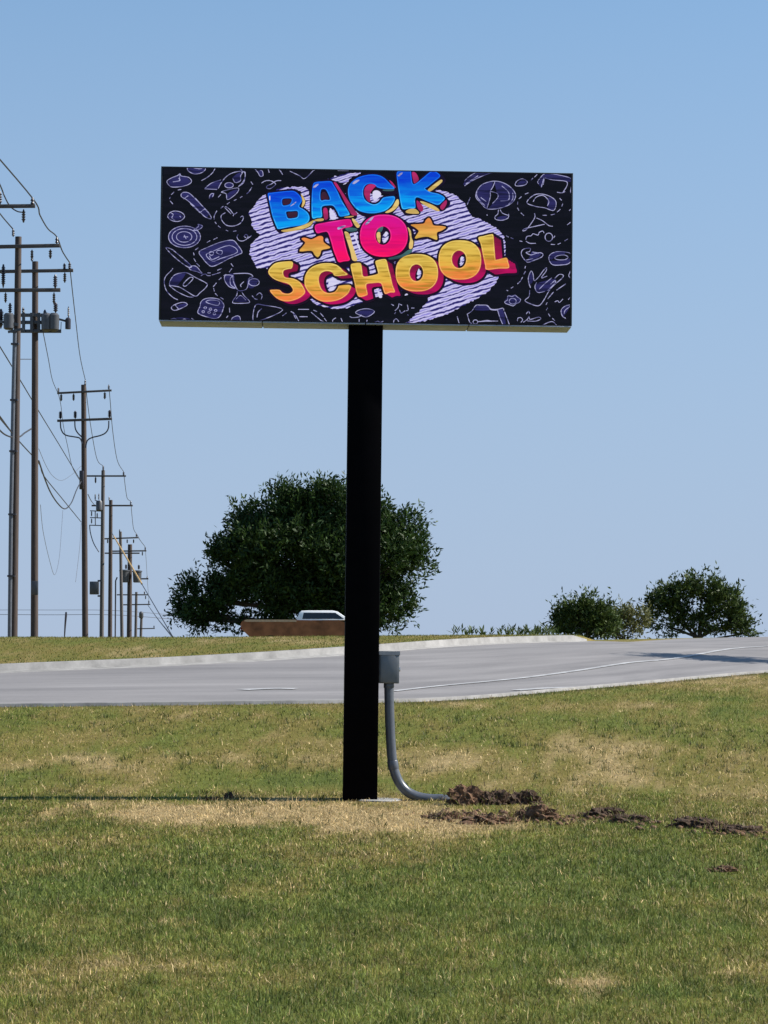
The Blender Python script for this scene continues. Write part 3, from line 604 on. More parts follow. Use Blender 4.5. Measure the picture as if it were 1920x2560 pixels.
DO = [
('D1', [[(910,140),(870,210),(790,280),(700,330)]], []),
('D1', [[c,(480,150),(520,200),(600,230),(700,210),(760,160),(740,130),(680,150),(600,140),(520,120)]], [[(480,150),(520,200),(600,230),(700,210),(760,160),(700,130),(520,120)]]),
('D1', [[c,(170,340),(240,290),(340,250),(370,220),(390,260),(500,280),(550,340),(500,390),(400,420),(260,430),(200,400)],[(370,230),(360,330)],[(350,290),(370,330),(260,350)]], [[(190,340),(370,240),(540,340),(400,420),(260,430)]]),
('D1', [[(960,450),(1000,370),(1080,270),(1180,210),(1310,185),(1365,210),(1370,280),(1330,360),(1270,420)],[(750,455),(850,370),(1000,320)],[(750,455),(940,465)],E(1125,400,65,40),[(1180,290),(1220,360),(1300,330),(1300,260),(1330,200),(1295,140)],[c,(1010,500),(1080,530),(1100,620),(1200,560),(1265,490),(1250,440)],[(820,600),(840,540),(890,530),(870,580)],[(960,585),(1000,540)]], [[(750,455),(850,370),(1000,330),(950,465)],[(1090,540),(1110,610),(1260,480),(1200,470)],[(1180,280),(1300,200),(1300,320),(1220,350)],E(1125,400,60,38)[1:],[(820,600),(840,530),(900,520),(870,590)]]),
('D1', [[(1460,345),(1490,390)],[(1475,430),(1430,500),(1395,530)],[(1330,570),(1295,590)],[(1240,615),(1200,635)],[(1135,660),(1095,690)],[(1040,720),(1000,750)],[(940,790),(900,870),(900,920)],[(910,960),(935,990)],[(960,1020),(1000,1050)],[(1080,1085),(1115,1100)]], []),
('D1', [[c,(390,540),(430,510),(510,520),(600,600),(720,720),(820,830),(855,910),(770,890),(690,820),(580,710),(470,620),(400,580)],[(530,680),(680,820)],[(600,590),(790,800)],[(690,810),(760,770),(830,850)],[(430,610),(500,560)]], [[(390,540),(430,510),(510,520),(600,600),(720,720),(820,830),(770,890),(690,820),(580,710),(470,620)]]),
('D1', [[(390,465),(340,475)],[(280,505),(240,545)],[(225,580),(210,610)],[(220,640),(265,690)]], []),
('D1', [[c,(185,880),(220,820),(300,795),(400,820),(445,880),(390,940),(310,955),(230,930)],[(230,820),(270,850),(250,900),(300,940)],[(370,870),(385,890)]], [[(195,880),(300,805),(430,880),(310,945)]]),
('D1', [[(1070,820),(1010,860),(1010,920),(1060,990),(1120,1020),(1210,1020),(1300,980),(1345,910),(1335,870),(1300,890)],[(1060,740),(1080,730),(1140,770),(1200,840),(1250,815)],[(1190,870),(1200,840)],[(1060,740),(1160,840)]], []),
('D1', [E(445,1190,245,165,22),E(445,1190,190,128,20),E(440,1190,118,80),[(430,1190),(500,1190)],[(440,1160),(470,1220)],[(570,1100),(660,1030),(650,1000),(700,1010),(720,1030),(680,1070),(590,1100)]], [ell(445,1190,240,160,2,22),[(570,1100),(660,1000),(720,1030),(680,1070)]]),
('D1', [[(1190,1105),(1240,1095)],[(1270,1150),(1250,1190),(1280,1240),(1340,1250),(1400,1220),(1420,1180),(1390,1150),(1360,1180),(1390,1200)],[(1420,1210),(1475,1165)]], []),
('D1', [[(790,1275),(840,1245)],[(890,1230),(950,1200)]], []),
('D2', [[c,(160,125),(250,150),(340,220),(440,300),(550,400),(530,430),(450,390),(330,300),(230,210)],[c,(520,440),(580,400),(640,420),(690,480),(720,520),(640,490),(560,470)]], [[(520,440),(580,400),(640,420),(690,480),(720,520),(640,490),(560,470)],[(420,300),(550,400),(530,430)]]),
('D2', [[(660,125),(610,160)],[(585,200),(595,240)],[(590,290),(620,340)],[(630,360),(680,410)]], []),
('D2', [[c,(670,190),(800,120),(1000,40),(1180,10),(1260,80),(1330,190),(1270,230),(1130,290),(980,370),(870,410),(800,370),(730,290)],[c,(780,240),(860,190),(1130,90),(1260,190),(1000,290),(880,330)],E(860,210,32,30,10),[c,(940,200),(960,165),(1025,175),(1010,230)],[(830,250),(870,305),(980,260)]], [[(670,190),(800,120),(1000,40),(1180,10),(1260,80),(1330,190),(1270,230),(1130,290),(980,370),(870,410),(800,370),(730,290)]]),
('D2', [[(700,555),(740,530),(780,530),(800,550),(850,550)],[(800,510),(850,510)],[(870,540),(940,520),(1000,500)],[(950,470),(1020,440)]], []),
('D2', [[(1160,365),(1195,410)],[(1175,440),(1135,495)],[(1090,530),(1050,550)],[(1015,580),(975,615)],[(940,660),(890,720)],[(895,740),(910,790)],[(920,820),(960,860)],[(1000,880),(1050,910)],[(1140,1040),(1145,1110)],[(1120,1160),(1095,1190)]], []),
('D2', [[c,(220,690),(240,610),(300,540),(400,510),(490,510),(620,580),(760,650),(800,690),(760,750),(690,810),(620,865),(500,800),(380,730),(290,710)],[(215,700),(330,790),(500,870),(590,875)],[c,(430,680),(530,580),(580,600),(470,710)]], [[(220,690),(240,610),(300,540),(400,510),(470,520),(380,650),(320,710)]]),
('D2', [[(270,440),(240,480),(170,550),(140,620),(145,700),(180,790),(270,880),(350,920)]], []),
('D2', [[c,(250,1040),(290,1000),(400,960),(470,965),(490,1000),(400,1050),(310,1080),(270,1070)],[(310,1000),(360,1060)]], [[(330,1010),(470,970),(480,1000),(360,1060)]]),
('D2', [[c,(700,960),(750,910),(850,890),(980,910),(1050,980),(1050,1040),(1000,1160),(930,1200),(800,1180),(670,1130),(660,1080),(690,1020)],[c,(780,950),(850,920),(980,940),(970,1000),(880,990)]]+[E(a,b,20,16,6) for a,b in [(770,1040),(850,1060),(930,1080),(740,1100),(830,1110),(910,1130)]], [[(700,960),(750,910),(850,890),(980,910),(1050,980),(1050,1040),(1000,1160),(930,1200),(800,1180),(670,1130),(660,1080)]]),
('D2', [[(1200,520),(1420,515),(1500,560),(1440,580)],[(1190,540),(1200,640),(1260,760),(1320,780),(1400,750),(1430,660),(1440,590)],[c,(1060,580),(1090,540),(1180,550),(1150,600),(1160,690),(1230,740),(1140,720),(1080,650)],E(1515,650,80,55,14),[(1260,790),(1250,850),(1190,940),(1220,970),(1420,965),(1445,935),(1370,860),(1330,800)],[(1240,910),(1310,850),(1390,920)],[(1360,640),(1310,690),(1320,720)]], [[(1060,580),(1090,540),(1200,520),(1220,640),(1250,760),(1140,720),(1080,650)],[(1200,940),(1310,850),(1430,940)],[(1420,590),(1590,600),(1500,740),(1420,720)]]),
('D2', [[(1485,850),(1530,900),(1570,910)],[(1550,850),(1600,810),(1640,850),(1625,910)]], []),
('D2', [[(220,1235),(290,1200),(340,1230)],[(410,1235),(450,1210),(500,1240)],[(560,1200),(610,1235)]], [[(240,1235),(330,1190),(480,1190),(560,1235)]]),
('D2', [[(1170,1230),(1190,1190),(1260,1160),(1300,1180),(1310,1230)]], [[(1170,1235),(1200,1180),(1290,1170),(1305,1235)]]),
('D3', [[c,(0,350),(120,345),(380,410),(60,560),(-30,560)],[(90,390),(40,440),(25,510)]], []),
('D3', [[(375,490),(430,450)],[(490,430),(540,460),(600,560)],[(520,450),(560,530)],[(390,572),(460,572)],[(590,400),(740,400)],[(610,500),(720,500)],[(800,410),(850,430)],[(770,440),(940,580)],[(895,450),(940,500)],[(950,520),(980,560)]], []),
('D3', [[(1065,575),(1070,540),(1110,515)],[(1180,520),(1205,580)]], []),
('D3', [[c,(1380,440),(1450,400),(1560,390),(1640,430),(1540,500),(1450,480)],[(1300,495),(1340,510),(1430,500),(1460,470)],[(1430,580),(1430,530)],[(1530,580),(1540,540)]], [[(1390,440),(1560,395),(1630,430),(1540,490)]]),
('D4', [[(400,350),(390,400),(350,440)],[(400,350),(440,370)],[(510,365),(520,430),(490,440)],[(410,430),(430,470),(480,440)],[(300,355),(335,375)],[(560,405),(600,405)],[(345,480),(360,460)],[(510,490),(525,500)]], []),
('D4', [[(90,590),(130,575),(160,590),(200,575)]], []), ('D4', [[(330,600),(340,560),(370,545),(400,580)]], []),
('D4', [[(1280,480),(1340,440),(1390,370),(1450,365),(1540,370),(1580,420),(1659,430)],[(1280,480),(1310,580),(1340,600)],E(1385,580,30,26,10),[(1420,575),(1600,570)],[(1150,510),(1175,595)]], [[(1380,430),(1400,375),(1540,375),(1570,430)]]),
('D5', [[(0,200),(60,140),(180,60)],[(0,270),(120,190),(300,110),(450,60)],[(20,240),(200,120)]], [[(0,210),(190,70),(420,65),(120,185),(0,260)]]),
('D5', [[c,(170,440),(180,350),(260,250),(420,200),(560,220),(680,290),(750,390),(730,480),(650,550),(500,600),(330,605),(240,520)],[(450,200),(420,280),(380,350),(380,430),(330,600)],[(380,350),(480,380),(490,440),(410,530)],[(550,270),(640,350),(660,420),(640,480),(530,490)],[(710,370),(710,460),(650,540)],[(180,350),(190,440),(300,560)],[(240,440),(320,500)]], [[(170,440),(180,350),(260,250),(420,200),(380,350),(330,600),(240,520)],[(440,220),(560,220),(680,290),(750,390),(730,480),(650,550),(500,600),(350,600),(490,440)]]),
('D5', [[(500,620),(490,680),(450,720),(460,760),(550,775),(640,740),(650,680)],[(525,620),(560,670),(640,700)]], [[(470,740),(560,710),(640,720),(550,770)]]),
('D5', [[(85,440),(40,545)],[(330,690),(336,706)]], []),
('D5', [[c,(750,265),(770,200),(850,165),(920,200),(910,240),(850,265)]], [[(770,245),(850,180),(910,210),(850,255)]]),
('D5', [[(980,185),(1010,150)],[(1030,140),(1070,100)],[(1090,240),(1080,200),(1150,110),(1180,95)],[(1130,290),(1170,150),(1160,250)],[(1180,150),(1300,180),(1490,200),(1510,260),(1450,360)],[(1230,80),(1400,110),(1550,150),(1590,200),(1560,340),(1580,380)],[(1360,360),(1430,370),(1480,350)]], [[(1090,230),(1150,110),(1180,130),(1140,280)],[(1200,90),(1500,120),(1580,200),(1490,200),(1200,150)]]),
('D5', [[c,(920,520),(970,440),(1060,390),(1180,395),(1290,440),(1345,500),(1340,580),(1300,630),(1180,590),(1050,570)],[(1010,500),(1060,430),(1160,410),(1240,490),(1220,560)]], [[(1240,430),(1345,500),(1300,630),(1220,580)]]),
('D5', [[(940,370),(890,390)],[(840,425),(800,460)],[(785,500),(780,540)],[(780,590),(800,630)],[(830,665),(875,705)],[(1400,450),(1430,480)],[(1445,530),(1430,570)],[(1410,610),(1360,655)],[(1330,680),(1270,695)],[(1210,700),(1150,700)]], []),
('D5', [[(1030,670),(1035,730),(980,820),(910,910),(860,930),(880,900),(1000,870),(1180,830)],[(1060,740),(1150,780),(1240,850),(1300,860)]], []),
('D5', [[(900,1060),(920,1010),(980,1000),(1010,970),(1080,990),(1100,950),(1150,930),(1170,960)],E(1240,1020,55,60,12),[(1310,1030),(1330,1000)],[(905,1080),(960,1110),(1050,1110)]], []),
('D5', [[(610,1000),(650,1020)],[(680,1030),(720,1045)],[(810,1075),(850,1085)],[(1270,1125),(1330,1128)],[(1370,1125),(1415,1105)],[(1470,1075),(1520,1045)],[(1510,840),(1560,800)],[(1540,630),(1575,600)]], []),
('D6', [[c,(700,200),(740,150),(850,135),(840,190),(780,210),(860,250),(930,230),(1020,210),(1070,240),(1040,290),(920,340),(820,375),(770,350),(710,270)],[(890,200),(1000,220)],[(780,340),(900,310)]], [[(880,190),(1050,230),(920,330),(800,365),(860,250)]]),
('D6', [[c,(1170,290),(1210,230),(1300,195),(1430,195),(1550,230),(1560,330),(1500,400),(1380,420),(1250,420),(1190,370)],[c,(1270,300),(1330,260),(1440,250),(1500,290),(1440,330),(1320,330)]], [[(1170,290),(1210,230),(1300,195),(1430,195),(1440,240),(1300,270),(1220,330)],[(1180,350),(1300,345),(1500,320),(1550,300),(1500,400),(1380,420),(1250,420)]]),
('D6', [[(770,440),(760,480)],[(770,530),(740,580)],[(720,630),(680,700),(630,745)],[(560,795),(520,820)],[(445,850),(470,865)]], []),
('D6', [[(855,810),(825,720),(820,630),(865,525),(900,580),(920,690),(1000,620),(1080,510),(1130,470),(1120,530),(1040,640),(1140,610)],[(960,720),(930,800),(980,890),(1100,870)],[(1000,840),(1100,740),(1220,640)],[(1150,860),(1280,720),(1270,690),(1200,750)],[(1270,650),(1350,580),(1420,600),(1380,660),(1230,790),(1150,900),(1090,1010),(1000,1115),(870,1090),(760,1030),(830,960),(840,850)]], [[(930,800),(1000,720),(1270,660),(1270,720),(1150,860),(980,890)],[(830,640),(865,540),(900,680),(850,760)]]),
('D6', [[c,(415,1050),(460,1020),(470,950),(540,960),(590,935),(630,970),(685,1010),(660,1060),(610,1080),(560,1120),(490,1100),(430,1080)],E(550,1040,60,50,10)], [[(415,1050),(470,950),(590,935),(685,1010),(610,1080),(490,1100)]]),
('D6', [[(100,1110),(150,1150),(190,1180),(290,1180),(380,1160),(400,1200)],[(410,1220),(490,1440),(450,1450)],[(0,1390),(100,1370),(200,1380),(300,1380)],[(290,1190),(330,1320),(380,1440)]], [[(290,1180),(370,1170),(410,1280),(430,1440),(380,1440),(330,1320)]]),
('D6', [[(630,1380),(640,1330),(690,1320),(720,1360),(690,1400)],[(780,1260),(820,1210),(840,1250)],[(730,1400),(800,1350),(830,1300),(850,1350),(990,1310),(1030,1340),(940,1380),(800,1375)]], []),
('D6', [[(1460,740),(1300,850)],[(1250,880),(1150,1000)],[(1140,1060),(1120,1100)],[(1150,1150),(1125,1190)],[(1160,1250),(1190,1300)],[(1230,1330),(1270,1370)]], []),
('D6', [[(1540,1100),(1450,1120),(1380,1190),(1400,1290),(1460,1330)],[(1530,1130),(1450,1190),(1430,1250)],[(1270,1050),(1320,1030),(1350,1060),(1410,1000)],[(1500,1010),(1550,960)],[(1555,500),(1510,600),(1550,650)],[(1060,1450),(1160,1400),(1240,1390),(1310,1460)]], [[(1540,1100),(1450,1120),(1390,1190),(1400,1290),(1460,1250)]]),
('D7', [[(0,310),(50,270),(70,200),(70,120),(20,130)],[(200,70),(250,130),(280,180),(320,170),(310,110),(280,100)],[(390,80),(405,130)],[(530,60),(590,155)]], [[(250,100),(310,100),(320,170),(280,180)]]),
('D7', [[(690,110),(820,170),(900,210),(1035,75)]], []),
('D7', [[(300,275),(350,245),(420,240),(480,270),(490,300),(420,350),(370,340),(380,310),(430,290),(500,245),(570,240)]], []),
('D7', [[(1350,100),(1500,100)],[(1420,80),(1450,80)]], []),
]
for k, s, f in DO: doodle(k, s, f)
# junction box and conduit on the right of the pole
jx0, jx1 = 0.205, 0.445; jz0, jz1 = 1.365, 1.745
MB().box(((jx0+jx1)/2, -0.06, (jz0+jz1)/2), (jx1-jx0, 0.17, jz1-jz0)).build('junction_box', M['box'], SG, bevel=0.008)
jb = [o for o in SG.children if o.name.startswith('junction_box')][0]
MB().box(((jx0+jx1)/2, -0.150, (jz0+jz1)/2-0.012), (jx1-jx0-0.03, 0.012, jz1-jz0-0.055)).build('box_cover', M['box'], jb, bevel=0.004)
MB().add([(jx0,-0.15,jz1),(jx1+0.006,-0.15,jz1),(jx1+0.006,-0.163,jz1-0.045),(jx0,-0.163,jz1-0.045),(jx0,-0.15,jz1-0.05),(jx1+0.006,-0.15,jz1-0.05)], [(0,3,2,1),(3,4,5,2),(1,2,5),(0,4,3),(0,1,5,4)]).build('rain_hood', M['box'], jb, smooth=0)
MB().box((jx1+0.006, -0.09, 1.53), (0.012, 0.03, 0.05)).build('latch', M['chrome'], jb, bevel=0.003)
pc = [(972,1708),(972.5,1740),(974,1800),(977,1860),(981,1905),(988,1935),(1001,1961),(1020,1980),(1045,1991),(1075,1996),(1110,1997)]
bx, bz = 899.5, 1997.0; cpts = []
for x, y in pc: q = (at(x, y, 33.2)-base); cpts.append((q.x-q.z*math.tan(ROLL), -0.06+q.x*0.02, q.z+0.005))
cpts += [(cpts[-1][0]+0.10, cpts[-1][1], cpts[-1][2]-0.05), (cpts[-1][0]+0.25, cpts[-1][1], cpts[-1][2]-0.16)]
P = catmull(cpts, 5); MB().tube(P, 0.057, 16).build('conduit', M['galv'], SG, smooth=60)
MB().lathe((cpts[0][0], cpts[0][1], jz0-0.075), [(0.059,0.02),(0.062,0.026),(0.062,0.07),(0.059,0.078)], 16).build('conduit_hub', M['galv'], SG)
q = P[21]; MB().lathe(q, [(0.062,-0.05),(0.064,-0.045),(0.064,0.045),(0.062,0.05)], 16, axis=P[22]-P[20]).build('conduit_coupling', M['galv'], SG)

# ------------------------------------------------------------------ utility poles and lines
def zg(x, Y): return float(zbase(x, Y))
def insul(mb, p, L, r=0.055, down=False, n=10):
    """stack of sheds along z"""
    s = -1 if down else 1; prof = [(0.012, 0)]
    k = max(2, int(L/0.07))
    for i in range(k):
        z = L*(0.18+0.72*i/k); prof += [(r*0.55, z), (r, z+L*0.02), (r*0.55, z+L*0.5/k)]
    prof += [(r*0.4, L*0.95), (r*0.3, L)]
    if down: prof = [(a, -b) for a, b in prof][::-1]
    mb.lathe(p, prof, n)
def utility_pole(label, top, basepx, Y, wpx, arms, mat_='wood', zbase_=None, over=None):
    """top/basepx in photo pixels at distance Y; arms = (y0, xl, y1, xr, thickness px)"""
    mpp = Y/F; T = at(*top, Y); B = at(*basepx, Y); gz = zg(B.x, Y)+0.10 if zbase_ is None else zbase_
    root = thing('utility_pole', label, 'utility pole', (B.x, Y, gz), group='utility poles along the power line')
    d = (T-B)/(T.z-B.z) if T.z != B.z else Vector((0,0,1))
    b0 = Vector((B.x, Y, B.z))+d*(gz-0.4-B.z)
    loc = lambda p: Vector(p)-root.location
    r = wpx*mpp/2
    mb = MB(); npt = 9
    mb.tube([loc(b0.lerp(T, t)) for t in np.linspace(0, 1, npt)], [r*(1.12-0.22*t) for t in np.linspace(0, 1, npt)], 14)
    mb.build('pole_shaft', M[mat_], root, smooth=50)
    arms_w = []
    for (y0, xl, y1, xr, th) in arms:
        a = at(xl, y0, Y-r-0.06); b = at(xr, y1, Y-r-0.06); MB().bar(loc(a), loc(b), 0.09, th*mpp).build('crossarm', M['arm'], root, bevel=0.008)
    return root, loc, mpp
def ins_part(root, loc, x, y, Y, Lpx, down=False, r=0.055, name='insulator'):
    mb = MB(); insul(mb, loc(at(x, y, Y-0.2)), Lpx*Y/F, r, down); return mb.build(name, M['insul'], root, smooth=60)
# nearest pole: shaft stands left of the frame, its crossarm end reaches into view
rC, lC, m = utility_pole('closest utility pole, only its crossarm tip entering at the left edge', (-32,500), (-40,1600), 70, 22, [(517,-150,515,88,9)])
ins_part(rC, lC, 81, 513, 70, 20); ins_part(rC, lC, 59, 523, 70, 34, True); ins_part(rC, lC, 0, 512, 70, 34); ins_part(rC, lC, -140, 513, 70, 20)
YA, YB, YD, YE, YF_, YG, YH, YI, YJ = 80, 84, 134, 165, 184, 219, 240, 300, 350
rA, lA, m = utility_pole('leftmost full utility pole carrying two crossarms and a grey riser pipe', (46,592), (34,1590), YA, 18, [(618,-60,614,150,9), (726,-60,725,151,9)])
ins_part(rA, lA, 142, 610, YA, 18); ins_part(rA, lA, 126, 623, YA, 24, True); ins_part(rA, lA, 80, 624, YA, 24, True, 0.05)
ins_part(rA, lA, 138, 722, YA, 36, False, 0.07, 'cutout'); ins_part(rA, lA, 135, 731, YA, 30, True, 0.05, 'cutout'); ins_part(rA, lA, 33, 592, YA, 20, False, 0.05)
ins_part(rA, lA, 8, 720, YA, 60, False, 0.07, 'cutout'); ins_part(rA, lA, 14, 731, YA, 26, True, 0.05, 'cutout')
rs = MB().tube([lA(at(37,832,YA-0.22)), lA(at(33,1000,YA-0.22)), lA(at(27,1300,YA-0.22)), lA(at(24,1592,YA-0.22))], 0.058, 10); rs.build('riser_conduit', M['galv'], rA)
for y in (860, 1000, 1128, 1286, 1440): MB().box(lA(at(np.interp(y,[832,1592],[38,26]), y, YA-0.22)), (0.22, 0.16, 0.05)).build('conduit_strap', M['insul'], rA)
tk = MB().lathe(lA(at(22,805,YA-0.3)), [(0.10,-0.22),(0.15,-0.18),(0.15,0.2),(0.11,0.25)], 14); tk.build('switch_tank', M['tank'], rA)
ins_part(rA, lA, 25, 785, YA, 28, False, 0.06, 'bushing'); ins_part(rA, lA, 2, 822, YA, 50, False, 0.09, 'arrester')
MB().bar(lA(at(-20,800,YA-0.3)), lA(at(46,812,YA-0.3)), 0.06, 0.08).build('bracket', M['steel'], rA)
MB().bar(lA(at(20,830,YA-0.3)), lA(at(58,822,YA-0.3)), 0.05, 0.07).build('bracket', M['steel'], rA)

rB, lB, m = utility_pole('second full utility pole with switchgear boxes racked below its crossarm', (88,654), (86,1594), YB, 17, [(679,-6,676,183,8)])
ins_part(rB, lB, 174, 674, YB, 18); ins_part(rB, lB, 161, 676, YB, 18); ins_part(rB, lB, 162, 681, YB, 26, True, 0.055, 'cutout'); ins_part(rB, lB, 80, 654, YB, 20, False, 0.05)
for y in (788, 806, 828): MB().bar(lB(at(52 if y < 820 else 28, y, YB-0.25)), lB(at(122 if y < 820 else 153, y, YB-0.25)), 0.08, 0.10).build('equipment_beam', M['steel'], rB, bevel=0.006)
for x in (59, 79, 97, 116): MB().bar(lB(at(x,782,YB-0.32)), lB(at(x,830,YB-0.32)), 0.06, 0.09).build('beam_upright', M['steel'], rB)
for x in (116, 135): MB().lathe(lB(at(x,807,YB-0.5)), [(0.10,-0.25),(0.15,-0.2),(0.16,0.22),(0.10,0.29)], 14).build('switch_tank', M['tank'], rB)
MB().box(lB(at(127,800,YB-0.1)), (0.36, 0.3, 0.34)).build('control_box', M['tank'], rB, bevel=0.02)
ins_part(rB, lB, 139, 782, YB, 26, False, 0.08, 'bushing'); ins_part(rB, lB, 112, 790, YB, 16, False, 0.06, 'bushing'); ins_part(rB, lB, 58, 790, YB, 22, False, 0.05, 'bushing')
MB().lathe(lB(at(170,808,YB-0.3)), [(0.07,-0.18),(0.085,-0.17),(0.085,0.12),(0.04,0.17)], 12).build('arrester', M['insul'], rB); ins_part(rB, lB, 171, 794, YB, 28, False, 0.035, 'arrester')
MB().bar(lB(at(140,796,YB-0.3)), lB(at(166,803,YB-0.3)), 0.04, 0.06).build('bracket', M['steel'], rB)
MB().bar(lB(at(125,826,YB-0.3)), lB(at(143,803,YB-0.3)), 0.02, 0.03).build('bracket', M['steel'], rB); MB().bar(lB(at(152,828,YB-0.3)), lB(at(153,805,YB-0.3)), 0.02, 0.02).build('bracket', M['steel'], rB)
MB().box(lB(at(87,1470,YB-0.28)), (0.20, 0.12, 0.42)).build('meter_box', M['tank'], rB, bevel=0.01)

rD, lD, m = utility_pole('brown utility pole with two crossarms and curved cables, left of the pole cluster', (209,962), (213,1600), YD, 14, [(983,143,976,279,5), (1052,143,1047,280,6)])
for x in (146, 272): ins_part(rD, lD, x, 981 if x < 200 else 974, YD, 12, False, 0.06)
ins_part(rD, lD, 213, 964, YD, 14, False, 0.06)
for x, y in ((153,985), (184,984), (262,980)): ins_part(rD, lD, x, y, YD, 18, True, 0.075)
for x, y in ((151,1048), (188,1047), (274,1045)): ins_part(rD, lD, x, y, YD, 20, False, 0.10, 'cable_terminator')
for pts in ([(151,1052),(152,1070),(158,1083),(168,1089),(185,1092),(200,1096),(206,1110)], [(187,1052),(188,1070),(194,1082),(204,1092)], [(272,1052),(271,1070),(264,1082),(250,1089),(230,1094),(218,1102),(214,1120)]):
    MB().tube(catmull([lD(at(x,y,YD-0.25)) for x, y in pts], 4), 0.032, 6).build('riser_cable', M['insul'], rD)
MB().box(lD(at(204,1200,YD-0.3)), (0.2, 0.2, 0.9)).build('splice_case', M['insul'], rD, bevel=0.03)

rE, lE, m = utility_pole('grey utility pole with a square cabinet hung on its left side', (258,1176), (254,1600), YE, 10, [(1190,200,1190,315,4)], 'wood_grey')
ins_part(rE, lE, 258, 1178, YE, 14, False, 0.07); ins_part(rE, lE, 309, 1189, YE, 10, False, 0.07); ins_part(rE, lE, 239, 1192, YE, 16, True, 0.07)
MB().box(lE(at(236,1470,YE-0.15)), (0.52, 0.45, 0.76)).build('cabinet', M['tank'], rE, bevel=0.02)
MB().bar(lE(at(244,1452,YE-0.1)), lE(at(255,1452,YE-0.1)), 0.08, 0.10).build('bracket', M['steel'], rE); MB().bar(lE(at(244,1490,YE-0.1)), lE(at(255,1490,YE-0.1)), 0.08, 0.10).build('bracket', M['steel'], rE)
for y in (1277, 1294, 1313): MB().bar(lE(at(225,y,YE-0.2)), lE(at(257,y+1,YE-0.2)), 0.05, 0.055).build('bracket', M['steel'], rE)
MB().tube([lE(at(238,1277,YE-0.25)), lE(at(238.5,1313,YE-0.25))], 0.028, 6).build('bracket', M['steel'], rE)
MB().lathe(lE(at(248,1263,YE-0.35)), [(0.15,-0.32),(0.19,-0.28),(0.19,0.2),(0.15,0.27)], 14).build('transformer', M['tank'], rE)
ins_part(rE, lE, 238, 1250, YE, 15, False, 0.05, 'bushing'); ins_part(rE, lE, 247, 1250, YE, 16, False, 0.05, 'bushing'); MB().bar(lE(at(237,1250,YE-0.3)), lE(at(256,1258,YE-0.3)), 0.05, 0.05).build('bracket', M['steel'], rE)
for x, y in ((229,1278), (229,1296), (243,1282)): ins_part(rE, lE, x, y, YE, 13, True, 0.05, 'cutout')

rF, lF, m = utility_pole('brown utility pole just right of the grey one, plain single crossarm', (277,1250), (275,1600), YF_, 10, [(1264,229,1264,332,4)])
ins_part(rF, lF, 273, 1252, YF_, 10, False, 0.06); ins_part(rF, lF, 327, 1263, YF_, 10, False, 0.07)
rG, lG, m = utility_pole('thin utility pole with two crossarms crossed by the guy wire', (301,1329), (305,1600), YG, 8, [(1347,261,1344,346,3.5), (1383,262,1383,349,3.5)], 'wood_grey')
ins_part(rG, lG, 299, 1330, YG, 7, False, 0.06); ins_part(rG, lG, 341, 1343, YG, 9, False, 0.07)
for x in (269, 318, 334): ins_part(rG, lG, x, 1348, YG, 10, True, 0.07)
rH, lH, m = utility_pole('utility pole bearing a bank of grey transformer tanks', (325,1361), (323,1600), YH, 12, [(1378,281,1377,366,3.5)])
for x, y, rr, hh in ((311,1440,0.42,1.0), (343,1441,0.40,0.95)):
    MB().lathe(lH(at(x,y,YH-0.5)), [(rr*0.7,-hh/2-0.05),(rr*0.86,-hh/2),(rr*0.95,hh/2-0.12),(rr*1.08,hh/2-0.10),(rr*1.08,hh/2),(rr*0.5,hh/2+0.05)], 18).build('transformer', M['tank'], rH)
    ins_part(rH, lH, x+4, y-17, YH-0.4, 12, False, 0.12, 'bushing')
ins_part(rH, lH, 363, 1376, YH, 9, False, 0.08); ins_part(rH, lH, 356, 1379, YH, 10, True, 0.07)
MB().bar(lH(at(350,1447,YH-0.2)), lH(at(371,1447,YH-0.2)), 0.1, 0.12).build('crossarm', M['arm'], rH); ins_part(rH, lH, 368, 1446, YH, 6, False, 0.07)
MB().tube([lH(at(293,1443,YH-0.3)), lH(at(289,1452,YH-0.3)), lH(at(288,1598,YH-0.3))], 0.06, 8).build('cable_riser', M['insul'], rH)
rI, lI, m = utility_pole('short far utility pole behind the transformer pole, two crossarms', (341,1480), (339,1600), YI, 7, [(1487,292,1487,370,3), (1512,308,1511,376,3)], 'wood_grey')
ins_part(rI, lI, 361, 1486, YI, 8, False, 0.09); ins_part(rI, lI, 372, 1510, YI, 9, False, 0.09); ins_part(rI, lI, 364, 1489, YI, 9, True, 0.08)
rJ, lJ, m = utility_pole('farthest utility pole with a rounded canister for a top', (354,1534), (352,1600), YJ, 7, [(1572,340,1571,387,2.6)], 'wood_grey')
MB().lathe(lJ(at(353,1537,YJ-0.2)), [(0.2,-0.45),(0.28,-0.3),(0.28,0.2),(0.12,0.42)], 14).build('canister', M['tank'], rJ); ins_part(rJ, lJ, 385, 1570, YJ, 6, False, 0.1)

def wire(label, pts, r=0.012, m='wire', name='power_line', cat='power line'):
    """pts: (px, py, Y)"""
    P = catmull([at(*p) for p in pts], 6); root = P[0]
    o = MB().tube([Vector(p)-Vector(root) for p in P], r*1.35, 5).build(name, M[m], None, smooth=60); o.location = root
    tag(o, label, cat, group='wires strung along the poles'); return o
wire('wire running along the right-hand crossarm tips from the closest pole to the second full pole', [(-60,330,60), (82,496,70), (100,538,73), (120,572,77), (142,592,80), (156,628,81.5), (174,656,84)], 0.014)
wire('long wire dropping from the second full pole to the top of the brown pole', [(174,656,84), (178,700,87), (188,790,100), (200,890,118), (213,949,134)], 0.012)
wire('wire from the left edge passing under the highest crossarm', [(-60,330,60), (0,462,68), (10,488,69), (24,514,70), (42,528,70), (59,531,70)], 0.013)
wire('wire from the left edge ending on top of the leftmost full pole', [(-40,480,70), (0,534,76), (18,556,79), (33,573,80)], 0.014)
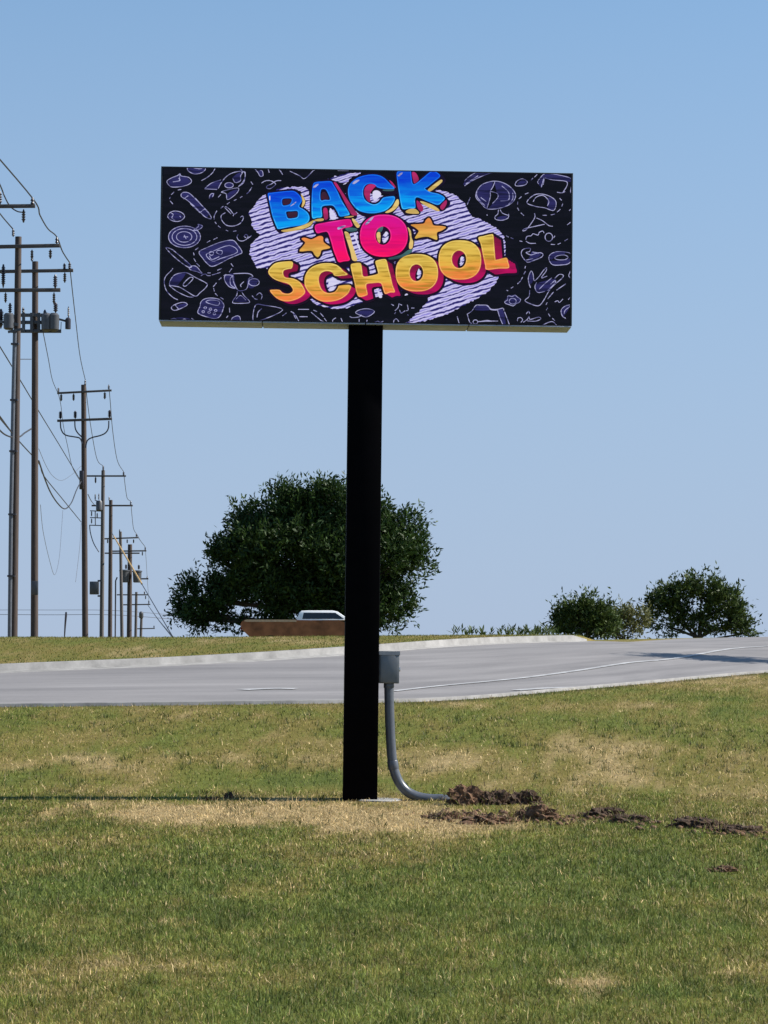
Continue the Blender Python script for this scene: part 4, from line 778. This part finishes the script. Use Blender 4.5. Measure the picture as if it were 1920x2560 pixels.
wire('wire from the switchgear rack to the left arm tip of the brown pole', [(108,832,84), (121,898,98), (131,950,116), (146,985,133.8)], 0.010)
wire('wire continuing from the brown pole arm behind its shaft', [(146,985,133.8), (152,1012,138), (158,1062,146), (170,1120,150), (181,1168,156), (200,1202,160)], 0.011)
wire('straight cable slanting from the left edge to the middle of the brown pole', [(-30,818,74), (30,916,82), (97,1028,98), (150,1115,115), (203,1204,133.7)], 0.013)
wire('lower straight cable slanting past two poles to the brown pole', [(-30,1010,74), (47,1102,82), (97,1158,94), (110,1190,98), (155,1246,114), (203,1305,133.8)], 0.014)
wire('thick cable drooping in a deep loop before the brown pole', [(97,1152,94), (110,1191,98), (126,1230,103), (145,1259,110), (162,1272,118), (178,1258,125), (191,1226,130), (203,1203,133.7)], 0.020)
wire('cable sagging from the left edge up to the second full pole', [(-30,1030,74), (0,1076,78), (25,1092,79.5), (48,1092,80.5), (62,1082,82), (78,1072,83.8)], 0.018)
wire('cable meeting the riser of the leftmost pole', [(-30,1000,74), (0,1041,77), (27,1078,79.7)], 0.016)
wire('short jumper wire between the two closest full poles', [(50,898,80), (64,898,82), (78,898,83.8)], 0.009)
wire('faint thin wire sagging between the second full pole and brown pole', [(97,1122,84), (116,1166,92), (134,1192,104), (155,1201,116), (180,1186,126), (203,1165,134)], 0.006, 'wire_thin')
wire('faint wire dipping in a sharp V left of the brown pole', [(101,1262,84), (108,1330,92), (125,1405,104), (137,1437,112), (148,1395,118), (154,1320,122), (157,1276,124)], 0.006, 'wire_thin')
wire('faint drop wire hanging beside the brown pole shaft', [(203,1308,134), (199,1370,132), (189,1455,130)], 0.007, 'wire_thin')
wire('wire from the top of the brown pole to the top of the grey pole', [(213,949,134), (218,1000,138), (226,1060,146), (238,1130,157), (246,1155,162), (257,1164,165)], 0.013)
wire('wire from the right arm of the brown pole to the grey pole', [(272,962,134), (276,1010,138), (282,1080,147), (293,1150,158), (309,1179,165)], 0.013)
wire('wire between the right arm tips of the grey and plain brown poles', [(309,1179,165), (313,1215,172), (318,1245,180), (327,1253,184)], 0.014)
wire('wire from the plain brown pole down to the thin pole arm', [(327,1253,184), (330,1290,197), (334,1322,210), (341,1334,219)], 0.015)
wire('wire from the thin pole arm to the transformer pole arm', [(341,1334,219), (350,1350,228), (363,1367,240)], 0.018)
wire('wire falling from the transformer pole to the short far pole', [(363,1367,240), (366,1410,262), (368,1445,280), (372,1501,300)], 0.013, 'wire_thin')
wire('wire reaching the left arm tip of the plain brown pole', [(220,1236,134), (228,1252,158), (236,1262,184)], 0.016)
wire('cable curving down the left of the grey pole', [(224,1312,165), (226,1332,165), (234,1358,165), (247,1380,164.7)], 0.022)
wire('upper distant wire low over the horizon behind the poles', [(-60,1525,420), (120,1525,420), (300,1527,420), (520,1546,430)], 0.022, 'wire_thin')
wire('lower distant wire low over the horizon behind the poles', [(-60,1536,420), (120,1537,420), (300,1538,420), (520,1556,430)], 0.028, 'wire_thin')
gp = [at(279,1331,183.6), at(432,1592,110)]
G1 = thing('guy_wire', 'slanting guy wire with a yellow guard, right of the pole cluster', 'guy wire', (gp[1].x, gp[1].y, gp[1].z))
MB().tube([gp[0]-gp[1], Vector((0,0,0)), (0.05,-0.3,-0.6)], 0.022, 6).build('cable', M['wire'], G1)
MB().tube([gp[0].lerp(gp[1], 0.06)-gp[1], gp[0].lerp(gp[1], 0.62)-gp[1]], 0.045, 8).build('guard', M['guard'], G1)
g2 = [at(370,1513,299), at(431,1590,112)]
wire('second, lower guy wire ending beside the yellow guarded one', [(370,1513,299), (392,1544,210), (431,1592,112)], 0.024, 'wire', 'guy_wire', 'guy wire')
mk = at(160.7,1592,79.5); MKP = thing('marker_stake', 'thin dark leaning stake on the verge between two poles', 'stake', mk)
MB().tube([at(165.3,1531,79.5)-mk, at(165.0,1538,79.5)-mk, at(163,1562,79.5)-mk, (0,0,-0.1)], [0.026,0.032,0.026,0.014], 8).build('stake', M['insul'], MKP)
MB().lathe(at(165.3,1531,79.5)-mk, [(0.028,0),(0.02,0.012)], 8).build('cap', M['insul'], MKP)

# ------------------------------------------------------------------ trees and bushes
def make_tree(name, label, cat, Y, lobes, mat_, nleaf, leaf, trunk_px, trunk_r, spread=0.75, tuft=0.5, group=None, shell=0.55, depthk=0.85, seed=1, dark=0.4):
    r_ = np.random.default_rng(seed); mpp = Y/F
    tb = at(trunk_px, 1600, Y); gz = zg(tb.x, Y)
    root = thing(name, label, cat, (tb.x, Y, gz), group); org = np.array([tb.x, Y, gz])
    L = []
    for px, py, rx, ry in lobes:
        cpt = np.array(at(px, py, Y)); L.append((cpt, rx*mpp, min(rx, ry*1.15)*mpp*depthk, ry*mpp))
    vol = np.array([a*b*c_ for _, a, b, c_ in L])**0.75; vol /= vol.sum()
    mb = MB(); top = np.mean([l[0] for l in L], axis=0)
    t0 = Vector((0,0,-0.3)); t1 = Vector((top-org)*0.45); t1.x *= 0.6
    mb.tube([t0, t0.lerp(t1, 0.5)+Vector((0.1*trunk_r,0,0)), t1], [trunk_r*1.2, trunk_r*0.9, trunk_r*0.7], 10)
    tips = []
    for cpt, a, b, c_ in L:
        e = Vector(cpt-org); s = t1.lerp(t0, r_.random()*0.35); mid = s.lerp(e, 0.55)+Vector((r_.normal()*0.2, r_.normal()*0.2, 0.15*e.z*0.3))
        mb.tube(catmull([s, mid, e], 4), np.linspace(trunk_r*0.5, trunk_r*0.14, 9), 7)
        for k in range(7):
            dv = Vector(r_.normal(size=3)); dv.z = abs(dv.z)*0.9; dv.normalize(); ee = e+Vector((dv.x*a, dv.y*b, dv.z*c_))*0.85
            mb.tube([mid.lerp(e, r_.random()), e.lerp(ee, 0.5)+Vector((0,0,0.05*a)), ee], [trunk_r*0.16, trunk_r*0.10, trunk_r*0.04], 5)
    mb.build('trunk', M['bark'], root, smooth=60)
    per = 12; nt = nleaf//per
    CC = []
    for i, (cpt, a, b, c_) in enumerate(L):
        for q in range(int(10+46*vol[i]*len(L)/4)):
            dv = r_.normal(size=3); dv /= np.linalg.norm(dv); k = (shell+(1-shell)*r_.random()**0.5)*(0.82+0.3*r_.random())
            CC.append(np.r_[cpt+dv*np.array([a, b, c_])*k, min(a, c_)*(0.24+0.22*r_.random()), dv])
    CC = np.array(CC); pw = CC[:, 3]**1.6; pw /= pw.sum(); li = r_.choice(len(CC), nt, p=pw)
    dirs = r_.normal(size=(nt, 3)); dirs[:, 2] += 0.25; dirs /= np.linalg.norm(dirs, axis=1)[:, None]
    anchor = CC[li, :3]+dirs*(CC[li, 3]*(0.35+0.75*r_.random(nt)))[:, None]*np.array([1.1, 1.1, 0.85])
    dirs = dirs*0.6+CC[li, 4:]*0.6
    out = dirs*0.8+np.array([0, 0, 0.55])+r_.normal(size=(nt, 3))*0.35; out /= np.linalg.norm(out, axis=1)[:, None]
    A_ = np.repeat(anchor, per, 0); O_ = np.repeat(out, per, 0); n = len(A_)
    t = r_.random(n)[:, None]; pos = A_+O_*t*tuft*np.repeat(0.5+1.1*r_.random((nt, 1))**2, per, 0)+r_.normal(size=(n, 3))*0.11*tuft
    ld = O_*0.7+r_.normal(size=(n, 3))*0.55; ld /= np.linalg.norm(ld, axis=1)[:, None]
    sd = np.cross(ld, r_.normal(size=(n, 3))); sd /= np.linalg.norm(sd, axis=1)[:, None]
    ln = leaf*(0.6+0.8*r_.random(n))[:, None]; wd = ln*0.34
    V = np.stack([pos, pos+ld*ln*0.45+sd*wd/2, pos+ld*ln, pos+ld*ln*0.45-sd*wd/2], 1).reshape(-1, 3)-org
    keep = V[:, 2].reshape(-1, 4).min(1) > 0.05; FCx = np.arange(n*4).reshape(-1, 4)[keep]
    tint = np.repeat(np.clip(np.repeat(r_.random(nt), per)*0.6+r_.random(n)*0.4, 0, 1), 4)
    col = np.c_[tint, tint, tint, np.ones(len(tint))]
    fast_mesh('crown', V, FCx, mat_, root, color=col)
    return root
S_ = 1.1573
make_tree('broadleaf_tree', 'large dark broad tree behind the sign pole and truck', 'tree', 150, [(x*S_, y*S_, rx*S_, ry*S_) for x, y, rx, ry in [(562,1135,46,50),(632,1118,60,50),(722,1108,66,58),(795,1150,56,52),(862,1140,36,46),(545,1195,52,60),(500,1232,52,50),(440,1300,44,42),(640,1220,120,100),(780,1230,118,95),(852,1232,42,58),(846,1322,36,38),(600,1310,140,52),(760,1310,110,50),(425,1338,30,24),(895,1180,18,22),(475,1340,50,28)]], M['leaf'], 130000, 0.27, 860, 0.42, tuft=0.85, seed=11, shell=0.6)
make_tree('round_tree', 'open-branched rounded tree at the right end of the crest', 'tree', 170, [(1690,1500,44,28),(1755,1480,50,26),(1640,1510,34,20),(1810,1515,36,30),(1735,1540,40,22),(1838,1560,28,24),(1665,1565,36,24),(1780,1572,56,18),(1860,1585,18,14)], M['leaf2'], 12500, 0.27, 1745, 0.20, tuft=0.75, seed=5, shell=0.62)
make_tree('low_bush', 'low dark green bush beside the end of the far kerb', 'bush', 140, [(1440,1548,42,26),(1485,1540,36,24),(1408,1566,26,18),(1500,1566,44,26),(1450,1580,50,18)], M['leaf2'], 9500, 0.22, 1460, 0.10, tuft=0.7, seed=6)
make_tree('yellowish_bush', 'yellow-green straggly bush between the dark bush and round tree', 'bush', 146, [(1552,1556,26,26),(1586,1577,26,16),(1540,1584,26,14),(1602,1553,16,18)], M['leaf3'], 2600, 0.22, 1565, 0.07, tuft=0.7, seed=8, shell=0.4)
SH_ = ghit(1840, 1648); OT = SH_+Vector((SD.x, SD.y, 0)).normalized()*(4.2/math.tan(SUN_EL)); OT.z = SH_.z+4.2
OP = (960+F*OT.x/OT.y, 1650-F*(OT.z-CZ)/OT.y)
make_tree('street_tree', 'young tree out of frame on the right whose shade crosses the road', 'tree', OT.y, [(OP[0], OP[1], 130, 130), (OP[0]+60, OP[1]-90, 110, 100), (OP[0]-90, OP[1]+60, 90, 70)], M['leaf2'], 3600, 0.22, OP[0]+20, 0.10, tuft=0.5, seed=21, shell=0.3)
def weeds():
    V = []; F_ = []; col = []; r_ = np.random.default_rng(4); k = 0
    Yw = 96
    for px in np.r_[r_.uniform(1128,1215,16), r_.uniform(1238,1320,20), r_.uniform(1322,1385,24)]:
        hpx = r_.uniform(2,20)*(1.5 if 1322 < px < 1365 and r_.random() < 0.4 else 1); y0 = Yw+r_.uniform(-4,10); b = at(px, 1600, y0); b.z = zg(b.x, y0); t = at(px+r_.normal()*7, 1590-hpx, y0)
        d = t-b
        for j in range(6):
            p = b+d*(0.72+0.28*j/5); l = Vector((r_.normal()*0.1, r_.normal()*0.06, 0.12+r_.random()*0.1)); s = Vector((0.018+0.012*r_.random(), 0.01, 0))
            V += [p, p+l*0.5+s, p+l, p+l*0.5-s]; F_.append((k, k+1, k+2, k+3)); k += 4; q = r_.random(); col += [(q,q,q,1)]*4
        s = Vector((0.008, 0, 0)); V += [b-s, b+s, t+s, t-s]; F_.append((k, k+1, k+2, k+3)); k += 4; col += [(0.3,0.3,0.3,1)]*4
    o = fast_mesh('roadside_weeds', np.array([tuple(v) for v in V]), np.array(F_), M['leaf2'], color=np.array(col)); tag(o, 'thin weeds sprouting along the crest behind the far kerb', 'weeds', kind='stuff')
weeds()

# ------------------------------------------------------------------ pickup truck beyond the crest
TY = 125.0; tr0 = at(608, 1590, TY); TZ = zg(tr0.x+3, TY)
TR = thing('pickup_truck', 'brown pickup truck with a white cab parked behind the crest', 'truck', (tr0.x, TY, TZ))
rail = at(700,1552,TY).z-TZ; roof = at(800,1527,TY).z-TZ
def prism(mb, prof, y0, y1, inset=0.0):
    n = len(prof); vs = [(x, y0, z) for x, z in prof]+[(x, y1, z) for x, z in prof]
    mb.add(vs, [tuple(range(n)), tuple(range(n, 2*n))[::-1]]+[(i, n+i, n+(i+1) % n, (i+1) % n)[::-1] for i in range(n)]); return mb
HW = 0.98
low = MB(); arch = lambda cx: [(cx-0.5+0.5*(1-math.cos(t)), 0.42+0.36*math.sin(t)) for t in np.linspace(0, math.pi, 9)]
prof = [(0.60,0.46),(0.46,0.60),(0.26,0.78),(0.10,0.94),(0.0,1.10),(-0.04,rail-0.16),(0.02,rail-0.06),(0.14,rail),(2.45,rail-0.01),(4.3,rail-0.04),(4.55,rail-0.10),(5.75,rail-0.22),(5.85,rail-0.4),(5.85,0.45)]+[p for p in arch(4.75)[::-1]]+[p for p in arch(1.25)[::-1]]
prism(low, prof, -HW, HW); low.build('body', M['brown_paint'], TR, smooth=30, bevel=0.03)
rl = MB(); prism(rl, [(0.10,rail-0.03),(0.22,rail-0.05),(2.40,rail-0.055),(2.40,rail+0.03),(0.22,rail+0.034),(0.12,rail+0.015)], -HW-0.02, -HW+0.12); rl.build('bed_rail', mat('tan_edge_highlight', (0.50,0.33,0.19), 0.35, var=0.2, coat=0.3), TR, bevel=0.008)  # tan colour paints in the lit highlight along the brown body's top edge
cab_ = [(2.42,rail),(2.52,roof-0.10),(2.62,roof-0.01),(2.9,roof),(4.0,roof),(4.22,roof-0.05),(4.78,rail+0.02)]
cb = MB(); n = len(cab_)
ins_ = 0.12
vs_ = [(x, -HW+0.02+ins_*(z-rail)/(roof-rail), z) for x, z in cab_]+[(x, HW-0.02-ins_*(z-rail)/(roof-rail), z) for x, z in cab_]
cb.add(vs_, [tuple(range(n)), tuple(range(n, 2*n))[::-1]]+[(i, (i+1) % n, n+(i+1) % n, n+i)[::-1] for i in range(n)]); cb.build('cab', M['white_paint'], TR, smooth=40, bevel=0.025)
for s in (-1, 1):
    for xa, xb, xc, xd in ((2.66,4.52,4.12,2.72),):
        zb, zt = rail+0.07, roof-0.10; yy = lambda z: s*(HW-0.02-ins_*(z-rail)/(roof-rail)+0.006)
        MB().add([(xa,yy(zb),zb),(xb,yy(zb),zb),(xc,yy(zt),zt),(xd,yy(zt),zt)], [(0,1,2,3) if s < 0 else (3,2,1,0)]).build('window', M['glass'], TR, smooth=0)
MB().add([(4.27,-0.72,roof-0.11),(4.27,0.72,roof-0.11),(4.74,0.82,rail+0.09),(4.74,-0.82,rail+0.09)], [(0,1,2,3)]).build('windscreen', M['glass'], TR, smooth=0)
for cx in (1.25, 4.75):
    for s in (-1, 1):
        w = MB().lathe((cx, s*0.84-0.12, 0.40), [(0.26,0),(0.38,0.01),(0.40,0.05),(0.40,0.19),(0.38,0.23),(0.26,0.24)], 24, axis=(0,1,0)).build('wheel', M['rubber'], TR)
        MB().lathe((cx, s*0.84+(0.13 if s > 0 else -0.13)-0.005, 0.40), [(0.24,0),(0.22,0.01)], 18, axis=(0,1,0)).build('rim', M['chrome'], w)
MB().box((0.10, 0, 0.60), (0.16, 1.9, 0.16)).build('bumper', M['chrome'], TR, bevel=0.02); MB().box((5.92, 0, 0.62), (0.14, 1.9, 0.24)).build('bumper', M['chrome'], TR, bevel=0.02)
for s in (-1, 1):
    MB().box((-0.04, s*0.80, rail-0.30), (0.05, 0.14, 0.26)).build('tail_light', M['red_lens'], TR, bevel=0.01)
    MB().box((5.86, s*0.74, rail-0.42), (0.06, 0.3, 0.2)).build('headlight', M['chrome'], TR, bevel=0.01)

# ------------------------------------------------------------------ dug soil along the trench
def clod(name, label, px, py, w, h, seed, m='soil', dpt=None, cat='soil clod', group='soil clods along the trench'):
    r_ = random.Random(seed); p = ghit(px, py); bm = bmesh.new(); bmesh.ops.create_icosphere(bm, subdivisions=4, radius=1.0)
    ox = r_.random()*50
    for v in bm.verts:
        d = v.co.normalized(); x, y = d.x*1.7+ox+d.z, d.y*1.7+ox*0.7-d.z*1.2
        k = 0.62+0.75*float(fbm(np.array([x]), np.array([y]), 3)[0])+0.55*(float(vnoise(np.array([x*3.5+d.z*2]), np.array([y*3.5-d.z]))[0])-0.5)+0.40*(float(vnoise(np.array([x*9.0]), np.array([y*9.0+d.z*7]))[0])-0.5)
        v.co = Vector((d.x*w/2*k, d.y*(dpt or w*0.6)/2*k, max(d.z, -0.35)*h*0.85*k))
    me = bpy.data.meshes.new(name); bm.to_mesh(me); bm.free(); me.materials.append(M[m])
    o = bpy.data.objects.new(name, me); C.objects.link(o); o.location = (p.x, p.y, p.z+h*0.15); o.rotation_euler = (0, 0, r_.uniform(-.4,.4))
    tag(o, label, cat, group); return o
clod('soil_clod', 'largest reddish soil clod, right where the conduit enters the ground', 1168, 2012, 0.42, 0.22, 1)
clod('soil_clod', 'dark soil clod second from the conduit', 1238, 2012, 0.36, 0.16, 2, 'soil_dark')
clod('soil_clod', 'dark soil clod third from the conduit with a rounded top', 1312, 2010, 0.38, 0.15, 3, 'soil_dark')
clod('soil_clod', 'flat crumbly soil clod at the left tip of the lower soil ridge', 1095, 2048, 0.20, 0.06, 4, 'soil_dark')
clod('soil_clod', 'small clod next in the lower soil ridge', 1134, 2048, 0.18, 0.08, 5)
clod('soil_clod', 'low brown clod mid lower ridge under the third dark clod', 1230, 2058, 0.55, 0.09, 6)
clod('soil_clod', 'bumpy dark clod at the right end of the lower soil ridge', 1345, 2050, 0.45, 0.14, 7, 'soil')
clod('soil_clod', 'dark slab of soil on the right slope of the trench line', 1515, 2042, 0.42, 0.10, 8, 'soil_dark')
clod('soil_clod', 'lower dark slab of soil touching the one above it', 1575, 2056, 0.42, 0.08, 9, 'soil_dark')
clod('soil_clod', 'dark ridge clod at the far right of the trench', 1745, 2070, 0.45, 0.10, 10, 'soil_dark')
clod('soil_clod', 'last dark clod at the right picture edge', 1850, 2083, 0.46, 0.08, 11, 'soil_dark')
clod('soil_clod', 'small black clod left of the sign pole', 573, 1996, 0.10, 0.07, 12, 'soil_dark', group='loose clods on the dry grass')
clod('soil_clod', 'tiny dark clod farthest left of the sign pole', 527, 2002, 0.09, 0.04, 13, 'soil_dark', group='loose clods on the dry grass')
clod('soil_clod', 'dry brown tuft clod alone on the green lawn at right', 1810, 2180, 0.22, 0.05, 14, 'soil', group='loose clods on the dry grass')
# crumbs and roots strewn along the trench
def crumbs():
    line = [(1070,2040),(1140,2040),(1230,2048),(1340,2048),(1420,2050),(1480,2040),(1560,2050),(1640,2065),(1720,2070),(1800,2078),(1930,2092)]
    P = catmull([list(ghit(*p))[:2] for p in line], 8); r_ = np.random.default_rng(9); V = []; F_ = []
    ico = bmesh.new(); bmesh.ops.create_icosphere(ico, subdivisions=1, radius=1.0); iv = np.array([v.co for v in ico.verts]); jf = np.array([[v.index for v in f.verts] for f in ico.faces]); ico.free()
    n = 520; o = 0
    for k in range(n):
        q_ = r_.random()
        if 0.50 < q_ < 0.56 or 0.70 < q_ < 0.80: continue
        p = P[int(q_*len(P))]+np.array([r_.normal()*0.16, r_.normal()*0.42]); s = 0.010+0.026*r_.random()**2
        v = iv*s*np.array([1.3, 1.3, 0.8])*(0.7+0.6*r_.random((len(iv), 1)))+np.array([p[0], p[1], zg(p[0], p[1])+s*0.5]); V.append(v); F_.append(jf+o); o += len(iv)
    c_ = fast_mesh('soil_crumbs', np.vstack(V), np.vstack(F_), M['soil']); tag(c_, 'crumbled dark soil strewn along the dug trench', 'soil', kind='stuff')
crumbs()

# ------------------------------------------------------------------ grass blades
def blades(name, x, y, z, h, w, col, lean=0.5, segs=2):
    n = len(x); th = rng.random(n)*2*math.pi; ph = rng.random(n)*2*math.pi
    s = np.c_[np.cos(th), np.sin(th), np.zeros(n)]*(w/2)[:, None]; b = np.c_[x, y, z]
    ln = np.abs(rng.normal(size=n))*lean; d = np.c_[np.cos(ph)*ln, np.sin(ph)*ln, np.ones(n)]; d /= np.linalg.norm(d, axis=1)[:, None]
    d2 = d+np.c_[np.cos(ph)*ln, np.sin(ph)*ln, -0.35*ln]; d2 /= np.linalg.norm(d2, axis=1)[:, None]
    m_ = b+d*(h*0.55)[:, None]; t = m_+d2*(h*0.5)[:, None]
    if segs == 2:
        V = np.stack([b-s, b+s, m_+s*0.75, m_-s*0.75, t], 1).reshape(-1, 3); k = np.arange(n)*5
        FC = np.concatenate([np.stack([k, k+1, k+2], 1), np.stack([k, k+2, k+3], 1), np.stack([k+3, k+2, k+4], 1)]); rep = 5
    else:
        V = np.stack([b-s, b+s, t], 1).reshape(-1, 3); k = np.arange(n)*3; FC = np.stack([k, k+1, k+2], 1); rep = 3
    c_ = np.c_[np.repeat(col, rep, 0), np.ones(n*rep)]
    return fast_mesh(name, V, FC, M['grass'], color=c_)
def lawn_points(n, y0, y1, side=1.0, pad=1.2, far=False):
    u = rng.random(n); Y = np.sqrt(y0*y0+u*(y1*y1-y0*y0)); x = (rng.random(n)*2-1)*(0.139*Y*side+pad)
    m = int(n*0.42); u = rng.random(m); Y2 = np.sqrt(y0*y0+u*(y1*y1-y0*y0)); sgn = np.where(rng.random(m) < 0.5, -1, 1)   # thinner cover on to either side
    x = np.r_[x, sgn*(0.139*Y2*side+pad+4.5*rng.random(m)**1.2)]; Y = np.r_[Y, Y2]
    a = x/(Y+AY); return x, Y, a
def blade_color(x, y):
    d = dryness(x, y); cd = np.clip(d+rng.normal(size=len(x))*0.24, 0, 1.1)
    c_ = turf_color(cd); st = rng.random(len(x)) < (0.03+0.10*d); c_[st] = STRAW*(0.8+0.5*rng.random((st.sum(), 1)))
    return c_*(0.5+1.0*rng.random((len(x), 1))), d
def soil_gap(x, y):
    k = np.ones(len(x), bool)
    for o in [q for q in C.objects if q.name.startswith('soil_clod')]:
        k &= ((x-o.location.x)/0.22)**2+((y-o.location.y)/0.25)**2 > rng.random(len(x))
    return k
def lawn(name, n, y0, y1, hh, ww, segs, lab):
    x, Y, a = lawn_points(n, y0, y1); k = (Y < Yn_f(a)-0.21) & soil_gap(x, Y) & ((x-base.x)**2+(Y-base.y)**2 > 0.18**2)
    x, Y = x[k], Y[k]; c_, d = blade_color(x, Y); z = zbase(x, Y)-0.004
    c_ = c_*(0.42+1.16*fbm(x*7+11, Y*3.2+5, 3))[:, None]
    clump = 0.65+0.7*fbm(x*5+3, Y*5, 2); h = hh*clump*(0.5+0.8*rng.random(len(x)))*(1.1-0.45*np.clip(d, 0, 1)); w = ww*(0.7+0.6*rng.random(len(x)))
    o = blades(name, x, Y, z, h, w, c_, 1.35, segs); tag(o, lab, 'grass', kind='stuff')
lawn('lawn_grass', 190000, 13.0, 22, 0.050, 0.0055, 2, 'short mown grass in the foreground of the lawn')
lawn('lawn_grass', 180000, 22, 34, 0.050, 0.008, 2, 'patchy grass around the sign base')
lawn('lawn_grass', 230000, 34, 64, 0.055, 0.012, 1, 'dry mown grass between the sign and the road')
def verge(n):
    x, Y, a = lawn_points(n, 57, 90, pad=2); yf = Yf_f(a); k = (Y > yf+0.2) & (a < A_END-0.002); x, Y, a, yf = x[k], Y[k], a[k], yf[k]
    t = np.clip((Y-yf-0.1)/(104-yf), 0, 1)**(1/1.3); z = zbase(x, Y)+raise_f(a)*(1-t)-0.004
    d = np.clip(0.22+0.36*sstep(-3, 4, x)+0.8*(fbm(x*0.4, Y*0.15, 3)-0.5)+rng.normal(size=len(x))*0.12, 0, 1); c_ = turf_color(d)*(0.6+0.4*rng.random((len(x), 1)))
    o = blades('verge_grass', x, Y, z, 0.045*(0.5+0.9*rng.random(len(x))), np.full(len(x), 0.022), c_, 0.5, 1); tag(o, 'mown grass on the far side of the road', 'grass', kind='stuff')
verge(110000)
def straw(n):
    x, Y, a = lawn_points(n, 12, 40); d = dryness(x, Y); k = rng.random(len(x)) < np.clip(d-0.35, 0, 1); x, Y = x[k], Y[k]
    c_ = STRAW*(0.9+0.7*rng.random((len(x), 1))); o = blades('dry_straw', x, Y, zbase(x, Y)+0.012, 0.07*(0.4+rng.random(len(x))), np.full(len(x), 0.006)*np.clip(Y/22, 0.7, 2), c_, 2.2, 2)
    tag(o, 'loose pale straw lying on the dry lawn patches', 'straw', kind='stuff')
straw(36000)

def fibres():
    """roots and torn dead grass hanging out of the dug sods"""
    cl = [q for q in C.objects if q.name.startswith('soil_clod')]; xs, ys, zs = [], [], []
    for q in cl:
        d = np.array([v.co[:] for v in q.data.vertices]); up = d[d[:, 2] > 0.0]; k = rng.integers(len(up), size=int(190*max(0.4, np.ptp(d[:, 0])/0.4))); p = up[k]+rng.normal(size=(len(k), 3))*np.array([0.09, 0.12, 0.0])
        c_, s_ = math.cos(q.rotation_euler.z), math.sin(q.rotation_euler.z)
        xs.append(p[:, 0]*c_-p[:, 1]*s_+q.location.x); ys.append(p[:, 0]*s_+p[:, 1]*c_+q.location.y); zs.append(p[:, 2]+q.location.z-0.01)
    x, Y, z = map(np.concatenate, (xs, ys, zs)); n = len(x); t = rng.random(n)[:, None]
    col = np.where(t < 0.62, np.array([0.085, 0.047, 0.026]), np.where(t < 0.85, np.array([0.30, 0.23, 0.13]), GREEN))*(0.6+0.8*rng.random((n, 1)))
    o = blades('torn_roots', x, Y, z, 0.065*(0.3+1.2*rng.random(n)), np.full(n, 0.008), col, 1.3, 2); tag(o, 'torn roots and dead grass on the dug clods', 'roots', kind='stuff')
fibres()

def tufts(n):
    """coarser darker grass tufts standing out of the mown lawn"""
    x, Y, a = lawn_points(n, 13.5, 44); k = (Y < Yn_f(a)-0.4) & (fbm(x*0.8+40, Y*0.4+7, 3) > 0.45); x, Y = x[k], Y[k]; m = 9
    xx = np.repeat(x, m)+rng.normal(size=len(x)*m)*0.03; yy = np.repeat(Y, m)+rng.normal(size=len(x)*m)*0.04; N = len(xx)
    col = np.where(rng.random((N, 1)) < 0.82, DEEP*0.55, STRAW)*(0.6+0.7*rng.random((N, 1)))
    o = blades('grass_tufts', xx, yy, zbase(xx, yy), 0.085*(0.4+0.9*rng.random(N)), 0.0045*np.clip(yy/20, 0.8, 2.2), col, 0.9, 2); tag(o, 'coarse darker tufts scattered in the mown lawn', 'grass', kind='stuff')
tufts(2600)
